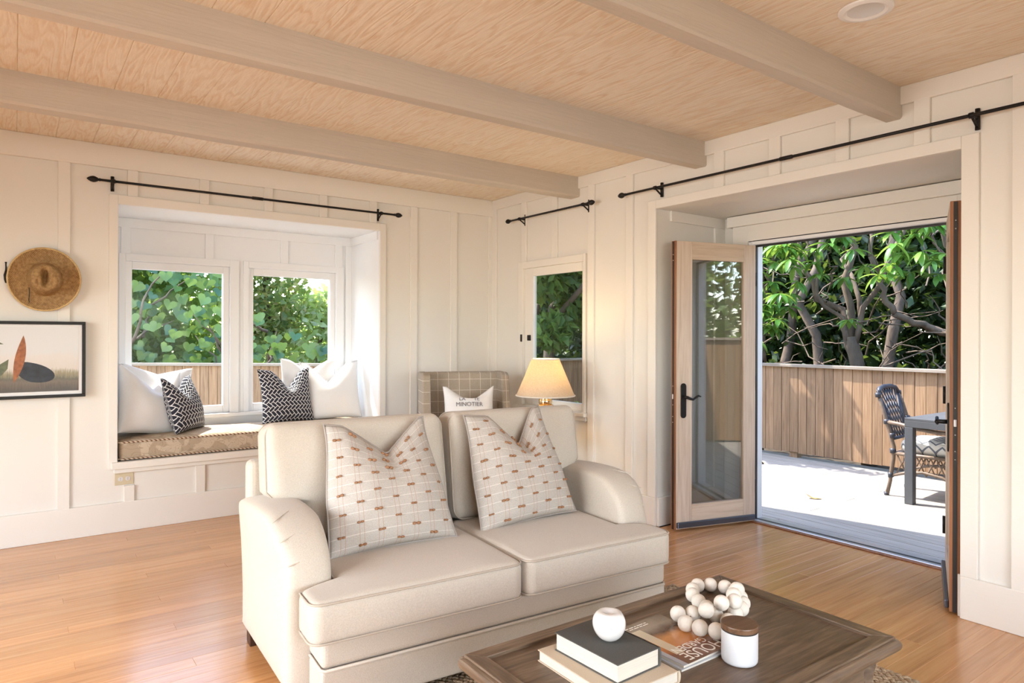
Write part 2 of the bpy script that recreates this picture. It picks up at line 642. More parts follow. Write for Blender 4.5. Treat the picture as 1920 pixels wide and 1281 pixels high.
for yb in (1.065, 0.65, 0.23, -.2):
    struct('batten', box(W - 0.018, W, yb, yb + 0.075, 0.2, 2.54), M['trim'], wr, 0.003)
struct('batten', box(W - 0.018, W, B - 0.09, B - 0.018, 0.2, 2.54), M['trim'], wr, 0.003)
struct('trim_4', box(W - 0.02, W, FY, B, 2.535, CE), M['trim'], None, 0.004)
bbr = struct('baseboard_right', box(W - 0.022, W, FY, RY0, 0, 0.203), M['trim'], None, 0.004)
struct('baseboard_section', box(W - 0.022, W, RY1, B - .022, 0, 0.203), M['trim'], bbr, 0.004)
cas = struct('trim_5', box(W - 0.02, W, RY0 - 0.073, RY0, 0.203, 2.311), M['trim'], None, 0.003)
struct('casing', box(W - 0.02, W, RY1, RY1 + 0.073, 0.203, 2.311), M['trim'], cas, 0.003)
struct('casing', box(W - 0.02, W, RY0, RY1, RZ1, 2.311), M['trim'], cas, 0.003)
# small window
win = bpy.data.objects.new('window_3', None)
link(win)
win['kind'] = 'structure'
win.location = (W, 4.42, 0.69)
ox, oy, oz = win.location


def lb(x0, x1, y0, y1, z0, z1):
    return box(x0 - ox, x1 - ox, y0 - oy, y1 - oy, z0 - oz, z1 - oz)


obj('casing', lb(W - .02, W, 3.995, NW[0] + .0, .72, 2.005), M['trim'], win, bevel=0.003)
obj('casing', lb(W - .02, W, NW[1], 4.885, .72, 2.005), M['trim'], win, bevel=0.003)
obj('casing', lb(W - .02, W, NW[0], NW[1], NW[3], 2.005), M['trim'], win, bevel=0.003)
obj('window_sill', lb(W - .05, W + .05, 3.975, 4.90, .705, .735), M['trim'], win, bevel=0.004)
obj('apron', lb(W - .022, W, 3.985, 4.89, .668, .705), M['trim'], win, bevel=0.003)
xs = W + 0.012
obj('sash_stile', lb(xs, xs + .04, NW[0], NW[0] + .045, NW[2], NW[3]), M['trim'], win, bevel=0.003)
obj('sash_stile', lb(xs, xs + .04, NW[1] - .115, NW[1], NW[2], NW[3]), M['trim'], win, bevel=0.003)
obj('sash_rail', lb(xs, xs + .04, NW[0] + .045, NW[1] - .115, NW[3] - .07, NW[3]), M['trim'], win, bevel=0.003)
obj('sash_rail', lb(xs, xs + .04, NW[0] + .045, NW[1] - .115, NW[2], NW[2] + .055), M['trim'], win, bevel=0.003)
obj('pane', lb(xs + .02, xs + .024, NW[0] + .045, NW[1] - .115, NW[2] + .055, NW[3] - .07), M['shadeglass'], win)
obj('window_latch', lb(xs - .014, xs, NW[1] - .085, NW[1] - .045, 1.305, 1.355), M['black'], win, bevel=0.004)
obj('window_latch', lb(W - .03, W - .018, NW[1] + .002, NW[1] + .02, 1.295, 1.36), M['black'], win, bevel=0.003)

# door recess
t3 = 0.12
rec = struct('wall_recess', box(W + t, RX, RY1, RY1 + t3, 0, RZ1 + t3).box(W + t, RX, RY0 - t3, RY0, 0, RZ1 + t3)
             .box(W + t, RX, RY0, RY1, RZ1, RZ1 + t3)
             .box(RX, RX + .06, RY0 - t3, DY0 - .03, -.1, RZ1 + t3).box(RX, RX + .06, DY1 + .03, RY1 + t3, -.1, RZ1 + t3)
             .box(RX, RX + .06, DY0 - .03, DY1 + .03, DZ1 + .03, RZ1 + t3), M['wall'])
struct('frieze_board', box(W + t, RX, RY1 - .018, RY1, RZ1 - .075, RZ1), M['trim'], rec, 0.003)
struct('corner_board', box(RX - .12, RX, RY1 - .018, RY1, .2, RZ1 - .075), M['trim'], rec, 0.003)
struct('base_board', box(W, RX, RY1 - .018, RY1, 0, .203), M['trim'], rec, 0.003)
struct('base_board', box(W, RX, RY0, RY0 + .018, 0, .203), M['trim'], rec, 0.003)
struct('head_board', box(RX - .085, RX, RY0, DY1 + .20, 2.165, 2.243), M['trim'], rec, 0.003)
struct('header_casing', box(RX - .06, RX, DY0 - .03, DY1 + .035, DZ1 + .02, 2.165), M['trim'], rec, 0.002)
struct('side_casing', box(RX - .06, RX, DY1 + .035, DY1 + .165, 0, 2.165), M['trim'], rec, 0.002)
struct('side_casing', box(RX - .06, RX, RY0 + .06, DY0 - .03, 0, 2.165), M['trim'], rec, 0.002)
frm = struct('trim_6', box(RX - .06, RX + .075, DY1, DY1 + .03, 0, DZ1 + .03), M['bay'], None, 0.002)
struct('door_jamb', box(RX - .06, RX + .075, DY0 - .03, DY0, 0, DZ1 + .03), M['bay'], frm, 0.002)
struct('door_jamb', box(RX - .06, RX + .075, DY0, DY1, DZ1, DZ1 + .03), M['bay'], frm, 0.002)  # unseen pale ground added to bounce sunlight up into the bay
struct('weatherstrip', box(RX - .02, RX - .002, DY1 - .012, DY1, 0, DZ1), M['dark'], frm)
struct('weatherstrip', box(RX - .02, RX - .002, DY0, DY0 + .012, 0, DZ1), M['dark'], frm)
struct('weatherstrip', box(RX - .02, RX - .002, DY0 + .012, DY1 - .012, DZ1 - .014, DZ1), M['dark'], frm)
thr = struct('trim_7', box(RX - .115, RX - .085, DY0 - .02, DY1 + .02, -.02, .010), M['dooredge'], None, 0.003)
struct('threshold_plate', box(RX - .085, RX - .045, DY0, DY1, -.02, .014), M['alu'], thr, 0.004)
struct('threshold_seal', box(RX - .045, RX + .0, DY0, DY1, -.02, .010), M['dark'], thr, 0.003)
struct('threshold_plate', box(RX + .0, RX + .08, DY0, DY1, -.04, .004), M['alu'], thr, 0.004)


def door_leaf(name, hinge, direction, length, handle_side, flip):
    """leaf in local coords: x from hinge to free end, y thickness, z up"""
    ang = math.atan2(direction[1], direction[0])
    o = bpy.data.objects.new(name, None)
    link(o)
    o['kind'] = 'structure'
    o.location = (hinge[0], hinge[1], 0.012)
    o.rotation_euler = (0, 0, ang)
    L, T, Hd = length, 0.046, 1.995
    y0, y1 = (-T, 0) if flip else (0, T)
    sw, sf = 0.105, 0.140
    obj('stile', box(0, sw, y0, y1, 0, Hd), M['doorwood'], o, bevel=0.003)
    obj('stile', box(L - sf, L - .010, y0, y1, 0, Hd), M['doorwood'], o, bevel=0.003)
    obj('rail', box(sw, L - sf, y0, y1, Hd - .125, Hd), M['doorrail'], o, bevel=0.003)
    obj('rail', box(sw, L - sf, y0, y1, 0, .165), M['doorrail'], o, bevel=0.003)
    obj('pane', box(sw - .004, L - sf + .004, (y0 + y1) / 2 - .008, (y0 + y1) / 2 + .008, .16, Hd - .12), M['doorglass'], o)
    ym = (y0 + y1) / 2
    obj('edge_board', box(L - .010, L, y0, y1, 0, Hd), M['dooredge'], o, bevel=0.002)
    obj('lock_strip', box(L, L + .002, ym - .009, ym + .009, 0, Hd - .004), M['dark'], o)
    obj('latch_bolt', box(L + .002, L + .007, ym - .006, ym + .006, .90, .935), M['alu'], o, bevel=0.002)
    for zz in (1.90, 1.86, .99, .86, .78, .74):
        mb = MB().ball((L + .002, ym, zz), .0035, 8, 6)
        obj('screw', mb, M['alu'], o, smooth=True)
    # lever handles with long backplates on both faces
    for ys, sgn in ((y0, -1), (y1, 1)):
        xh = L - .066
        pl = MB()
        poly = []
        for k in range(17):
            a = PI * k / 16
            poly.append((xh + .022 * math.cos(a), 1.0 + .022 * math.sin(a) - .012))
        for k in range(17):
            a = PI + PI * k / 16
            poly.append((xh + .022 * math.cos(a), .79 + .022 * math.sin(a)))
        pl.prism(poly, min(ys, ys + sgn * .008), max(ys, ys + sgn * .008), 'y')
        h = obj('handle_plate', pl, M['black'], o, bevel=0.002)
        lv = MB()
        d = ys + sgn * .05
        ZL = .915
        lv.tube([(xh, ys, ZL), (xh, d, ZL)], .011, 10)
        lv.tube([(xh, d, ZL), (xh - .02, d, ZL - .008), (xh - .045, d, ZL - .015), (xh - .07, d, ZL - .002), (xh - .09, d, ZL + .010), (xh - .112, d, ZL + .003)],
                [.011, .010, .0085, .008, .0075, .004], 8)
        obj('lever', lv, M['black'], h, smooth=True)
        if (sgn > 0) == flip:
            obj('drip_sweep', box(.012, L - .012, min(ys, ys + sgn * .02), max(ys, ys + sgn * .02), .01, .05), M['sweep'], o, bevel=0.006)
    return o


M['sweep'] = plain('grey_sweep_metal', (0.10, 0.11, 0.14), 0.3, 0.7)
d1 = door_leaf('door_1', (4.335, 2.918), (3.656 - 4.32, 3.097 - 2.918), 0.69, 1, True)
d2 = door_leaf('door_2', (4.335, 1.672), (3.660 - 4.335, 1.394 - 1.672), 0.725, 1, False)
for o, yy in ((d1, 2.93), (d2, 1.66)):
    for zz in (.25, 1.0, 1.75):
        mb = MB().tube([(-.004, -.006, zz - .05), (-.004, -.006, zz + .05)], .008, 8)
        obj('hinge', mb, M['black'], o, smooth=True)

# walls behind and beside the photographer, each with an added window to house a fill lamp
def far_wall(name, boxes):
    mb = MB()
    for q in boxes:
        mb.box(*q)
    return struct(name, mb, M['wall'])


wl = far_wall('wall_left', [(LX - .13, LX, FY, .6, 0, CE), (LX - .13, LX, 4.0, B + .14, 0, CE),
                            (LX - .13, LX, .6, 4.0, 0, .4), (LX - .13, LX, .6, 4.0, 2.2, CE)])
wf = far_wall('wall_front', [(LX - .13, -.9, FY - .13, FY, 0, CE), (2.7, W + .13, FY - .13, FY, 0, CE),
                             (-.9, 2.7, FY - .13, FY, 0, .4), (-.9, 2.7, FY - .13, FY, 2.2, CE)])
wn4 = struct('window_4', box(LX - .10, LX - .04, .6, .66, .4, 2.2).box(LX - .10, LX - .04, 3.94, 4.0, .4, 2.2)
             .box(LX - .10, LX - .04, .66, 3.94, .4, .46).box(LX - .10, LX - .04, .66, 3.94, 2.14, 2.2)
             .box(LX - .10, LX - .04, 2.27, 2.33, .46, 2.14), M['bay'])
struct('pane', box(LX - .072, LX - .068, .66, 3.94, .46, 2.14), M['glass'], wn4)
wn5 = struct('window_5', box(-.9, -.84, FY - .10, FY - .04, .4, 2.2).box(2.64, 2.7, FY - .10, FY - .04, .4, 2.2)
             .box(-.84, 2.64, FY - .10, FY - .04, .4, .46).box(-.84, 2.64, FY - .10, FY - .04, 2.14, 2.2)
             .box(.87, .93, FY - .10, FY - .04, .46, 2.14), M['bay'])
struct('pane', box(-.84, 2.64, FY - .072, FY - .068, .46, 2.14), M['glass'], wn5)

# ceiling: deck, grooved boards, beams
ceil = struct('ceiling', box(LX - .13, W + .13, FY - .13, B + .10, CE + .012, CE + .10), M['ceiling'])
CW = 0.2045
x = 0.008 - 13 * CW
proto = None
while x < W:
    w = CW
    if proto is None:
        g = 0.003
        mb = MB().add([(0, FY, .012), (CW, FY, .012), (CW, B, .012), (0, B, .012),
                       (0, FY, .004), (CW, FY, .004), (CW, B, .004), (0, B, .004),
                       (g, FY, 0), (CW - g, FY, 0), (CW - g, B, 0), (g, B, 0)],
                      [(4, 5, 9, 8), (5, 6, 10, 9), (6, 7, 11, 10), (7, 4, 8, 11), (8, 9, 10, 11), (0, 1, 5, 4), (1, 2, 6, 5), (2, 3, 7, 6), (3, 0, 4, 7)])
        proto = obj('ceiling_board', mb, M['ceiling'], ceil, loc=(x, 0, CE))
    elif x + CW > W:
        mb = box(x, W, FY, B, CE, CE + .012)
        obj('ceiling_board', mb, M['ceiling'], ceil)
    else:
        dup(proto, ceil, (x, 0, CE))
    x += CW


def beam(y0, w, name='beam'):
    n = 60
    mb = MB()
    zb = 2.466
    vs = []
    for i in range(n + 1):
        X = LX + (W - LX) * i / n
        j = lambda s: 0.004 * noise.noise(Vector((X * 3.1, y0 * 7, s)))
        vs += [(X, y0 + j(0), CE), (X, y0 + j(1), zb + .012 + j(2)), (X, y0 + .010 + j(3), zb + j(4)),
               (X, y0 + w - .010 + j(5), zb + j(6)), (X, y0 + w + j(7), zb + .012 + j(8)), (X, y0 + w, CE)]
    fs = []
    for i in range(n):
        for k in range(5):
            fs.append((i * 6 + k, (i + 1) * 6 + k, (i + 1) * 6 + k + 1, i * 6 + k + 1))
    fs += [tuple(range(6)), tuple(n * 6 + k for k in reversed(range(6)))]
    mb.add(vs, fs)
    return obj(name, mb, M['beam'], ceil)


beam(4.083, .115)
beam(2.842, .10)
beam(1.621, .09)
beam(0.40, .10)
beam(-0.82, .10)
# roof above, its eave shades the near strip of the deck
struct('roof', MB().prism([(LX - .5, FY - .6), (5.55, FY - .6), (4.45, 3.45), (4.15, 4.75), (4.02, 5.46), (LX - .5, 5.46)], 2.78, 2.86), M['fence'])

# ------------------------------------------------------------------ cushions and pillows
def sstep(a, b, x):
    t_ = min(1, max(0, (x - a) / (b - a)))
    return t_ * t_ * (3 - 2 * t_)


def cushion(xl, xr, b0, b1, thick, mapf, crown=0.02, r=0.035, nu=26, nv=22, cr=0.05, seed=0, wob=0.004):
    """box cushion: outline xl(b)..xr(b), b0..b1; returns mesh and the two edge loops for piping"""
    def bounds(b):
        s = min(b - b0, b1 - b)
        k = 0 if s >= cr else cr - math.sqrt(max(0, cr * cr - (cr - s) ** 2))
        return xl(b) + k, xr(b) - k
    us = [0.5 - 0.5 * math.cos(PI * i / nu) for i in range(nu + 1)]
    vs_ = [0.5 - 0.5 * math.cos(PI * j / nv) for j in range(nv + 1)]
    mb = MB()
    idx = {}
    for side in (1, -1):
        for j, v in enumerate(vs_):
            b = b0 + (b1 - b0) * v
            l, rr = bounds(b)
            for i, u in enumerate(us):
                a = l + (rr - l) * u
                s = max(0.0, min(a - l, rr - a, b - b0, b1 - b))
                e = thick / 2 - r + (math.sqrt(max(0, r * r - (r - s) ** 2)) if s < r else r)
                cc = crown * (math.sin(PI * min(max(u, 0), 1)) * math.sin(PI * v)) ** 0.6
                nz = wob * noise.noise(Vector((a * 5 + seed, b * 5, side * 3.0)))
                idx[side, i, j] = len(mb.v)
                mb.v.append(mapf(a, b, side * (e + cc + (nz if s > r else 0))))
    for side in (1, -1):
        for j in range(nv):
            for i in range(nu):
                q = (idx[side, i, j], idx[side, i + 1, j], idx[side, i + 1, j + 1], idx[side, i, j + 1])
                mb.f.append(q if side > 0 else q[::-1])
    ring = [(i, 0) for i in range(nu)] + [(nu, j) for j in range(nv)] + [(i, nv) for i in range(nu, 0, -1)] + [(0, j) for j in range(nv, 0, -1)]
    for k in range(len(ring)):
        p, q = ring[k], ring[(k + 1) % len(ring)]
        mb.f.append((idx[-1, p[0], p[1]], idx[-1, q[0], q[1]], idx[1, q[0], q[1]], idx[1, p[0], p[1]]))
    loops = [[mb.v[idx[s, i, j]] for i, j in ring] for s in (1, -1)]
    return mb, loops


def smooth_loop(loop, n=1):
    out = []
    for p in loop:
        if not out or (Vector(p) - Vector(out[-1])).length > 0.004:
            out.append(p)
    return out


class Pillow:
    def __init__(self, w, h, t_, chop=0.1, u0=0.0, ear=0.07, cw=0.8, seed=0, sharp=1.25, flop=0.0, pinch=0.0, v0=-0.15):
        self.__dict__.update(w=w, h=h, t=t_, chop=chop, u0=u0, ear=ear, cw=cw, seed=seed, sharp=sharp, flop=flop, pinch=pinch, v0=v0)

    def pos(self, u, v, side):
        w, h = self.w, self.h
        x_ = w / 2 * u * (1 - self.ear * (1 - v * v) * abs(u) ** 2)
        x_ *= 1 - self.pinch * sstep(-.3, 1.0, v)
        z_ = h / 2 * v * (1 - self.ear * (1 - u * u) * v * v)
        th = self.t / 2 * max(0, 1 - abs(u) ** 2.4) ** 0.6 * max(0, 1 - abs(v) ** 2.4) ** 0.6
        # belly sits low
        th *= 1.0 - 0.22 * v
        c = max(0, 1 - abs(u - self.u0) / self.cw) ** self.sharp * sstep(self.v0, 1.0, v)
        z_ -= self.chop * c
        th *= 1 - 0.25 * c
        y_ = side * th
        s = Vector((x_ * 7 + self.seed * 3.1, z_ * 7, side * 2.0 + self.seed))
        y_ += side * 0.010 * noise.noise(s) * (1 - abs(u) ** 4) * (1 - abs(v) ** 4)
        # ridges that run from the chop to the top corners
        y_ -= self.flop * max(0, v) ** 2 * abs(u) ** 1.5
        # bottom edge settles flat
        if v < -0.6:
            z_ = z_ + (-h / 2 * 0.97 - z_) * 0.45 * sstep(-0.6, -1.0, v)
        return Vector((x_, y_, z_ + h / 2))

    def mesh(self, n=30):
        mb = MB()
        mb.uv = []
        idx = {}
        g = [-math.cos(PI * i / n) * 0.35 + (-1 + 2 * i / n) * 0.65 for i in range(n + 1)]
        for side in (-1, 1):
            for j, v in enumerate(g):
                for i, u in enumerate(g):
                    if side == 1 and (i in (0, n) or j in (0, n)):
                        idx[side, i, j] = idx[-1, i, j]
                        continue
                    idx[side, i, j] = len(mb.v)
                    mb.v.append(tuple(self.pos(u, v, side)))
                    mb.uv.append((u * self.w / 2 + (5.0 if side > 0 else 0), v * self.h / 2))
        for side in (-1, 1):
            for j in range(n):
                for i in range(n):
                    q = (idx[side, i, j], idx[side, i + 1, j], idx[side, i + 1, j + 1], idx[side, i, j + 1])
                    mb.f.append(q if side < 0 else q[::-1])
        return mb

    def rim(self, n=24):
        e = [-1 + 2 * i / n for i in range(n)]
        return ([tuple(self.pos(u, -1, 0)) for u in e] + [tuple(self.pos(1, v, 0)) for v in e]
                + [tuple(self.pos(-u, 1, 0)) for u in e] + [tuple(self.pos(-1, -v, 0)) for v in e])


def place_pillow(P, name, label, m, loc, tilt, rz, pipem=None, group=None, roll=0.0, n=30):
    o = thing(name, label, 'pillow', loc, (0, 0, 0), group)
    o.rotation_mode = 'QUATERNION'
    o.rotation_quaternion = (Matrix.Rotation(rz, 3, 'Z') @ Matrix.Rotation(-tilt, 3, 'X') @ Matrix.Rotation(roll, 3, 'Y')).to_quaternion()
    obj('cover', P.mesh(n), m, o, smooth=True)
    if pipem:
        obj('piping', MB().tube(P.rim(), 0.0045, 6, closed=True), pipem, o, smooth=True)
    return o


# ------------------------------------------------------------------ sofa
SOFA_LOC, SOFA_RZ = (0.833, 3.055, 0.0), math.radians(-4.5)
sofa = thing('loveseat', 'oatmeal linen two-seat sofa with piped cushions and rounded arms', 'sofa', SOFA_LOC, (0, 0, SOFA_RZ))
OX0, OX1, AW = -0.03, 1.735, 0.195
XM = 0.868


def arm(x_out, sgn):
    """sgn +1: arm body grows towards +x from its outer face"""
    prof = [(.02, .085), (.045, .085), (0.05, .09), (.05, .12), (.05, .35), (0.05, .60), (0.03, .635), (-0.05, .65), (-0.18, .662), (-0.32, .668)]
    for k in range(1, 10):
        a = PI / 2 * k / 9
        prof.append((-0.40 - 0.26 * math.sin(a), .455 + .213 * math.cos(a)))
    prof += [(-0.665, .38), (-0.668, .30), (-0.668, .12), (-.668, .09), (-.663, .085), (-.63, .085), (-.3, .085)]
    n = len(prof)
    cy_, cz_ = -0.3, 0.35
    secs = []
    for d, ins in ((0, .032), (.006, .014), (.022, 0.0), (.05, -.004), (AW / 2, -.006), (AW - .05, -.003), (AW - .022, 0), (AW - .006, .014), (AW, .030)):
        secs.append((d, ins))
    mb = MB()
    for d, ins in secs:
        for i, (yy, zz) in enumerate(prof):
            p, q = prof[i - 1], prof[(i + 1) % n]
            tx, tz = q[0] - p[0], q[1] - p[1]
            l = math.hypot(tx, tz) or 1
            nx, nz = -tz / l, tx / l            # inward normal for this winding
            if (cy_ - yy) * nx + (cz_ - zz) * nz < 0:
                nx, nz = -nx, -nz
            if zz < .09:
                nz = 0
            roll_ = 0.022 * sstep(.50, .64, zz) * (1 - d / AW)      # top rolls outward a little
            under = 0.010 * math.exp(-((zz - .53) / .04) ** 2) * (1 - d / AW)
            pl = 0
            if yy < -.38 and zz > .40 and d < AW * .6:
                pl = 0.0035 * math.sin(i * 2.4) * sstep(AW * .6, 0, d)
            skew = (-.022 * sstep(-.65, .05, yy) + .018) * (1 - d / AW)
            mb.v.append((x_out + sgn * (d - roll_ + under + skew), yy + nx * (ins + pl), zz + nz * (ins + pl)))
    for s in range(len(secs) - 1):
        for i in range(n):
            j = (i + 1) % n
            mb.f.append((s * n + i, s * n + j, (s + 1) * n + j, (s + 1) * n + i))
    mb.f.append(tuple(range(n))[::-1])
    mb.f.append(tuple((len(secs) - 1) * n + i for i in range(n)))
    o = obj('arm', mb, M['linen'], sofa, smooth=True)
    m = o.modifiers.new('sub', 'SUBSURF')
    m.levels = m.render_levels = 1
    # pleats stitched at the front outer curve
    for k, (y0, z0, ln, ang) in enumerate(((-.50, .622, .075, .30), (-.572, .575, .085, .18), (-.628, .515, .05, .05))):
        pts = []
        for q in range(7):
            f = q / 6
            d = .010 + ln * f
            th = math.atan2((z0 - .455) / .213, (-0.40 - y0) / .26) + ang * f
            yy = -0.40 - 0.262 * math.cos(th)
            zz = .455 + .215 * math.sin(th)
            skew = (-.022 * sstep(-.65, .05, yy) + .018) * (1 - d / AW)
            pts.append((x_out + sgn * (d + .004 + skew - 0.022 * sstep(.50, .64, zz) * (1 - d / AW)), yy + .001, zz + .001))
        obj('pleat', MB().tube(pts, [.0010, .002, .0024, .0022, .002, .0015, .0008], 6), M['linen'], o, smooth=True)
    return o


arm(OX0, 1)
arm(OX1, -1)
base = obj('base', box(0.072, 1.665, -.825, 0.02, .205, .315), M['linen'], sofa, bevel=.022, seg=4)
obj('skirt_rail', box(0.072, 1.665, -.823, 0.02, .062, .203), M['linen'], sofa, bevel=.012, seg=3)
obj('welt', MB().tube([(0.073, -.55, .204), (0.073, -.812, .204), (.083, -.826, .204), (.85, -.828, .204), (1.654, -.826, .204), (1.664, -.812, .204), (1.664, -.55, .204)], .0055, 8), M['linen'], base, smooth=True)
obj('back_frame', box(OX0 + .012, OX1 - .012, -.03, 0.06, .085, .80), M['linen'], sofa, bevel=.03, seg=4)
M['foot'] = plain('dark_wood_foot', (0.05, 0.022, 0.012), 0.4)
for fx, fy in ((0.025, 0.0), (1.68, 0.0), (0.09, -.76), (1.615, -.76)):
    obj('foot', MB().prism([(fx - .035, fy - .035), (fx + .035, fy - .035), (fx + .035, fy + .035), (fx - .035, fy + .035)], 0, .09), M['foot'], sofa, bevel=.004)

for k in range(2):
    if k == 0:
        xl = lambda b: 0.022 + 0.148 * sstep(-.705, -.675, b)
        xr = lambda b: XM - 0.003
    else:
        xl = lambda b: XM + 0.003
        xr = lambda b: 1.668 - 0.134 * sstep(-.705, -.675, b)
    mb, loops = cushion(xl, xr, -.868, -.17, .150, lambda a, b, c: (a, b, .381 + c), crown=.014, r=.03, cr=.045, seed=k * 9, nu=30, nv=30)
    sc_ = obj('seat_cushion', mb, M['linen'], sofa, smooth=True)
    for lp in loops:
        zsg = 1 if lp[0][2] > .381 else -1
        lp2 = [(p[0], p[1], .381 + zsg * .066) for p in smooth_loop(lp)]
        lp2 = [(p[0] + (.002 if p[0] < .5 * (xl(p[1]) + xr(p[1])) else -.002), p[1] + (.001 if p[1] < -.5 else -.001), p[2]) for p in lp2]
        obj('piping', MB().tube(lp2, .0038, 6, closed=True), M['piping'], sc_, smooth=True)
BT = math.radians(9)
for k in range(2):
    if k == 0:
        xl = lambda b: 0.172 - 0.150 * sstep(.175, .215, b)
        xr = lambda b: XM - 0.012 - .012 * b
    else:
        xl = lambda b: XM + 0.012 + .012 * b
        xr = lambda b: 1.532 + 0.120 * sstep(.175, .215, b)

    def mp(a, b, c):
        return (a, -.150 + b * math.sin(BT) - c * math.cos(BT), .452 + b * math.cos(BT) + c * math.sin(BT))
    mb, loops = cushion(xl, xr, 0.0, .518, .17, mp, crown=.028, r=.05, cr=.055, seed=20 + k * 9, nu=30, nv=30, wob=.008)
    bc = obj('back_cushion', mb, M['linen'], sofa, smooth=True)
    lp2 = []
    for p in smooth_loop(loops[0]):
        lp2.append((p[0], p[1] + .0, p[2]))
    ins = []
    cx_ = sum(p[0] for p in lp2) / len(lp2)
    cz_ = sum(p[2] for p in lp2) / len(lp2)
    for p in lp2:
        ins.append((p[0] + (cx_ - p[0]) * .012, p[1] - .028, p[2] + (cz_ - p[2]) * .02))
    obj('piping', MB().tube(ins, .0042, 6, closed=True), M['piping'], bc, smooth=True)
    ins = [(p[0] + (cx_ - p[0]) * .012, p[1] + .026, p[2] + (cz_ - p[2]) * .012) for p in smooth_loop(loops[1])]
    obj('piping', MB().tube(ins, .0042, 6, closed=True), M['piping'], bc, smooth=True)


def sofa_pt(x_, y_, z_):
    v = Matrix.Rotation(SOFA_RZ, 3, 'Z') @ Vector((x_, y_, z_))
    return (v.x + SOFA_LOC[0], v.y + SOFA_LOC[1], z_)


# tufted linen pillows on the sofa
def tuft_linen():
    m, nt, b = mk('tufted_linen')
    uv = N(nt, 'ShaderNodeUVMap')
    sp = N(nt, 'ShaderNodeSeparateXYZ')
    nt.links.new(uv.outputs[0], sp.inputs[0])
    f = noise_n(nt, coords(nt), 320, 2)
    c = ramp(nt, f, [(0.35, (0.43, 0.39, 0.35)), (0.65, (0.52, 0.475, 0.43))])
    fy = math_n(nt, 'FRACT', math_n(nt, 'MULTIPLY_ADD', sp.outputs[1], 1 / 0.040, 0.5))
    hl = math_n(nt, 'LESS_THAN', math_n(nt, 'ABSOLUTE', math_n(nt, 'SUBTRACT', fy, 0.5)), 0.035)
    c = mixc(nt, math_n(nt, 'MULTIPLY', hl, 0.5), c, (0.80, 0.76, 0.70))
    fx = math_n(nt, 'FRACT', math_n(nt, 'MULTIPLY_ADD', sp.outputs[0], 1 / 0.078, 0.5))
    ax = math_n(nt, 'ABSOLUTE', math_n(nt, 'SUBTRACT', fx, 0.5))
    vl = math_n(nt, 'LESS_THAN', math_n(nt, 'ABSOLUTE', math_n(nt, 'SUBTRACT', ax, 0.12)), 0.018)
    c = mixc(nt, math_n(nt, 'MULTIPLY', vl, 0.6), c, (0.44, 0.27, 0.17))
    nt.links.new(c, b.inputs['Base Color'])
    b.inputs['Roughness'].default_value = 0.95
    b.inputs['Specular IOR Level'].default_value = 0.15
    bump(nt, b, math_n(nt, 'ADD', f, math_n(nt, 'MULTIPLY', hl, 1.5)), 0.25, 0.002)
    return m


M['tuft_linen'] = tuft_linen()
M['tuft'] = plain('brown_tuft_thread', (0.36, 0.18, 0.09), 0.85, var=0.35, vscale=120, bmp=0.6, bscale=400)
M['pipe_grey'] = plain('grey_pillow_piping', (0.36, 0.32, 0.29), 0.9)
tuft_mesh = MB()
for sx_ in (-1, 1):
    prof = [(.0008, -.0075), (.0055, -.0058), (.0068, 0), (.0050, .0058), (.0008, .0075)]
    tmp = MB().lathe(prof, (0, 0, 0), 7)
    tuft_mesh.add([(sx_ * .0082 + z_ * 1.05, y_ * .8, x_ * .95) for x_, y_, z_ in tmp.v], tmp.f)
tuft_proto = None


def tuft_pillow(label, P, loc, tilt, rz, roll=0.0):
    global tuft_proto
    o = place_pillow(P, 'throw_pillow', label, M['tuft_linen'], loc, tilt, rz, M['pipe_grey'], 'tufted linen pillows on the sofa', roll, 34)
    cx_n = int(P.w / 2 / .078) + 1
    for i in range(-cx_n, cx_n + 1):
        for j in range(-8, 9):
            if (i + j) % 2:
                continue
            a = i * .078 + random.uniform(-.006, .006)
            bb = j * .040
            u, v = a / (P.w / 2), bb / (P.h / 2)
            if abs(u) > .97 or abs(v) > .97:
                continue
            p = P.pos(u, v, -1)
            du = P.pos(min(u + .03, .99), v, -1) - P.pos(max(u - .03, -.99), v, -1)
            dv = P.pos(u, min(v + .03, .99), -1) - P.pos(u, max(v - .03, -.99), -1)
            nn = du.cross(dv).normalized()
            du.normalize()
            R = Matrix((du, nn.cross(du) * -1, -nn)).transposed()
            q = p + nn * .003
            e = R.to_euler()
            e.rotate_axis('Y', random.uniform(-.35, .35))
            s = random.uniform(.85, 1.2)
            if tuft_proto is None:
                tuft_proto = obj('tuft', tuft_mesh, M['tuft'], o, smooth=True, loc=q)
                tuft_proto.rotation_euler = e
                tuft_proto.scale = (s, s, s)
            else:
                dup(tuft_proto, o, q, e, (s, s, s))
    return o


tuft_pillow('grey linen pillow with brown tufts, at the sofa seat\'s left end near the window seat',
            Pillow(.57, .56, .19, .135, .12, .085, .80, 1, 1.15, pinch=.19), sofa_pt(.49, -.455, .456), math.radians(24), SOFA_RZ + .0, roll=math.radians(-1.0))
tuft_pillow('grey linen pillow with brown tufts, at the sofa seat\'s right end near the glass doors',
            Pillow(.56, .56, .19, .165, .18, .085, .62, 2, 1.1, pinch=.19), sofa_pt(1.19, -.415, .456), math.radians(22), SOFA_RZ + math.radians(2), roll=math.radians(-3.0))

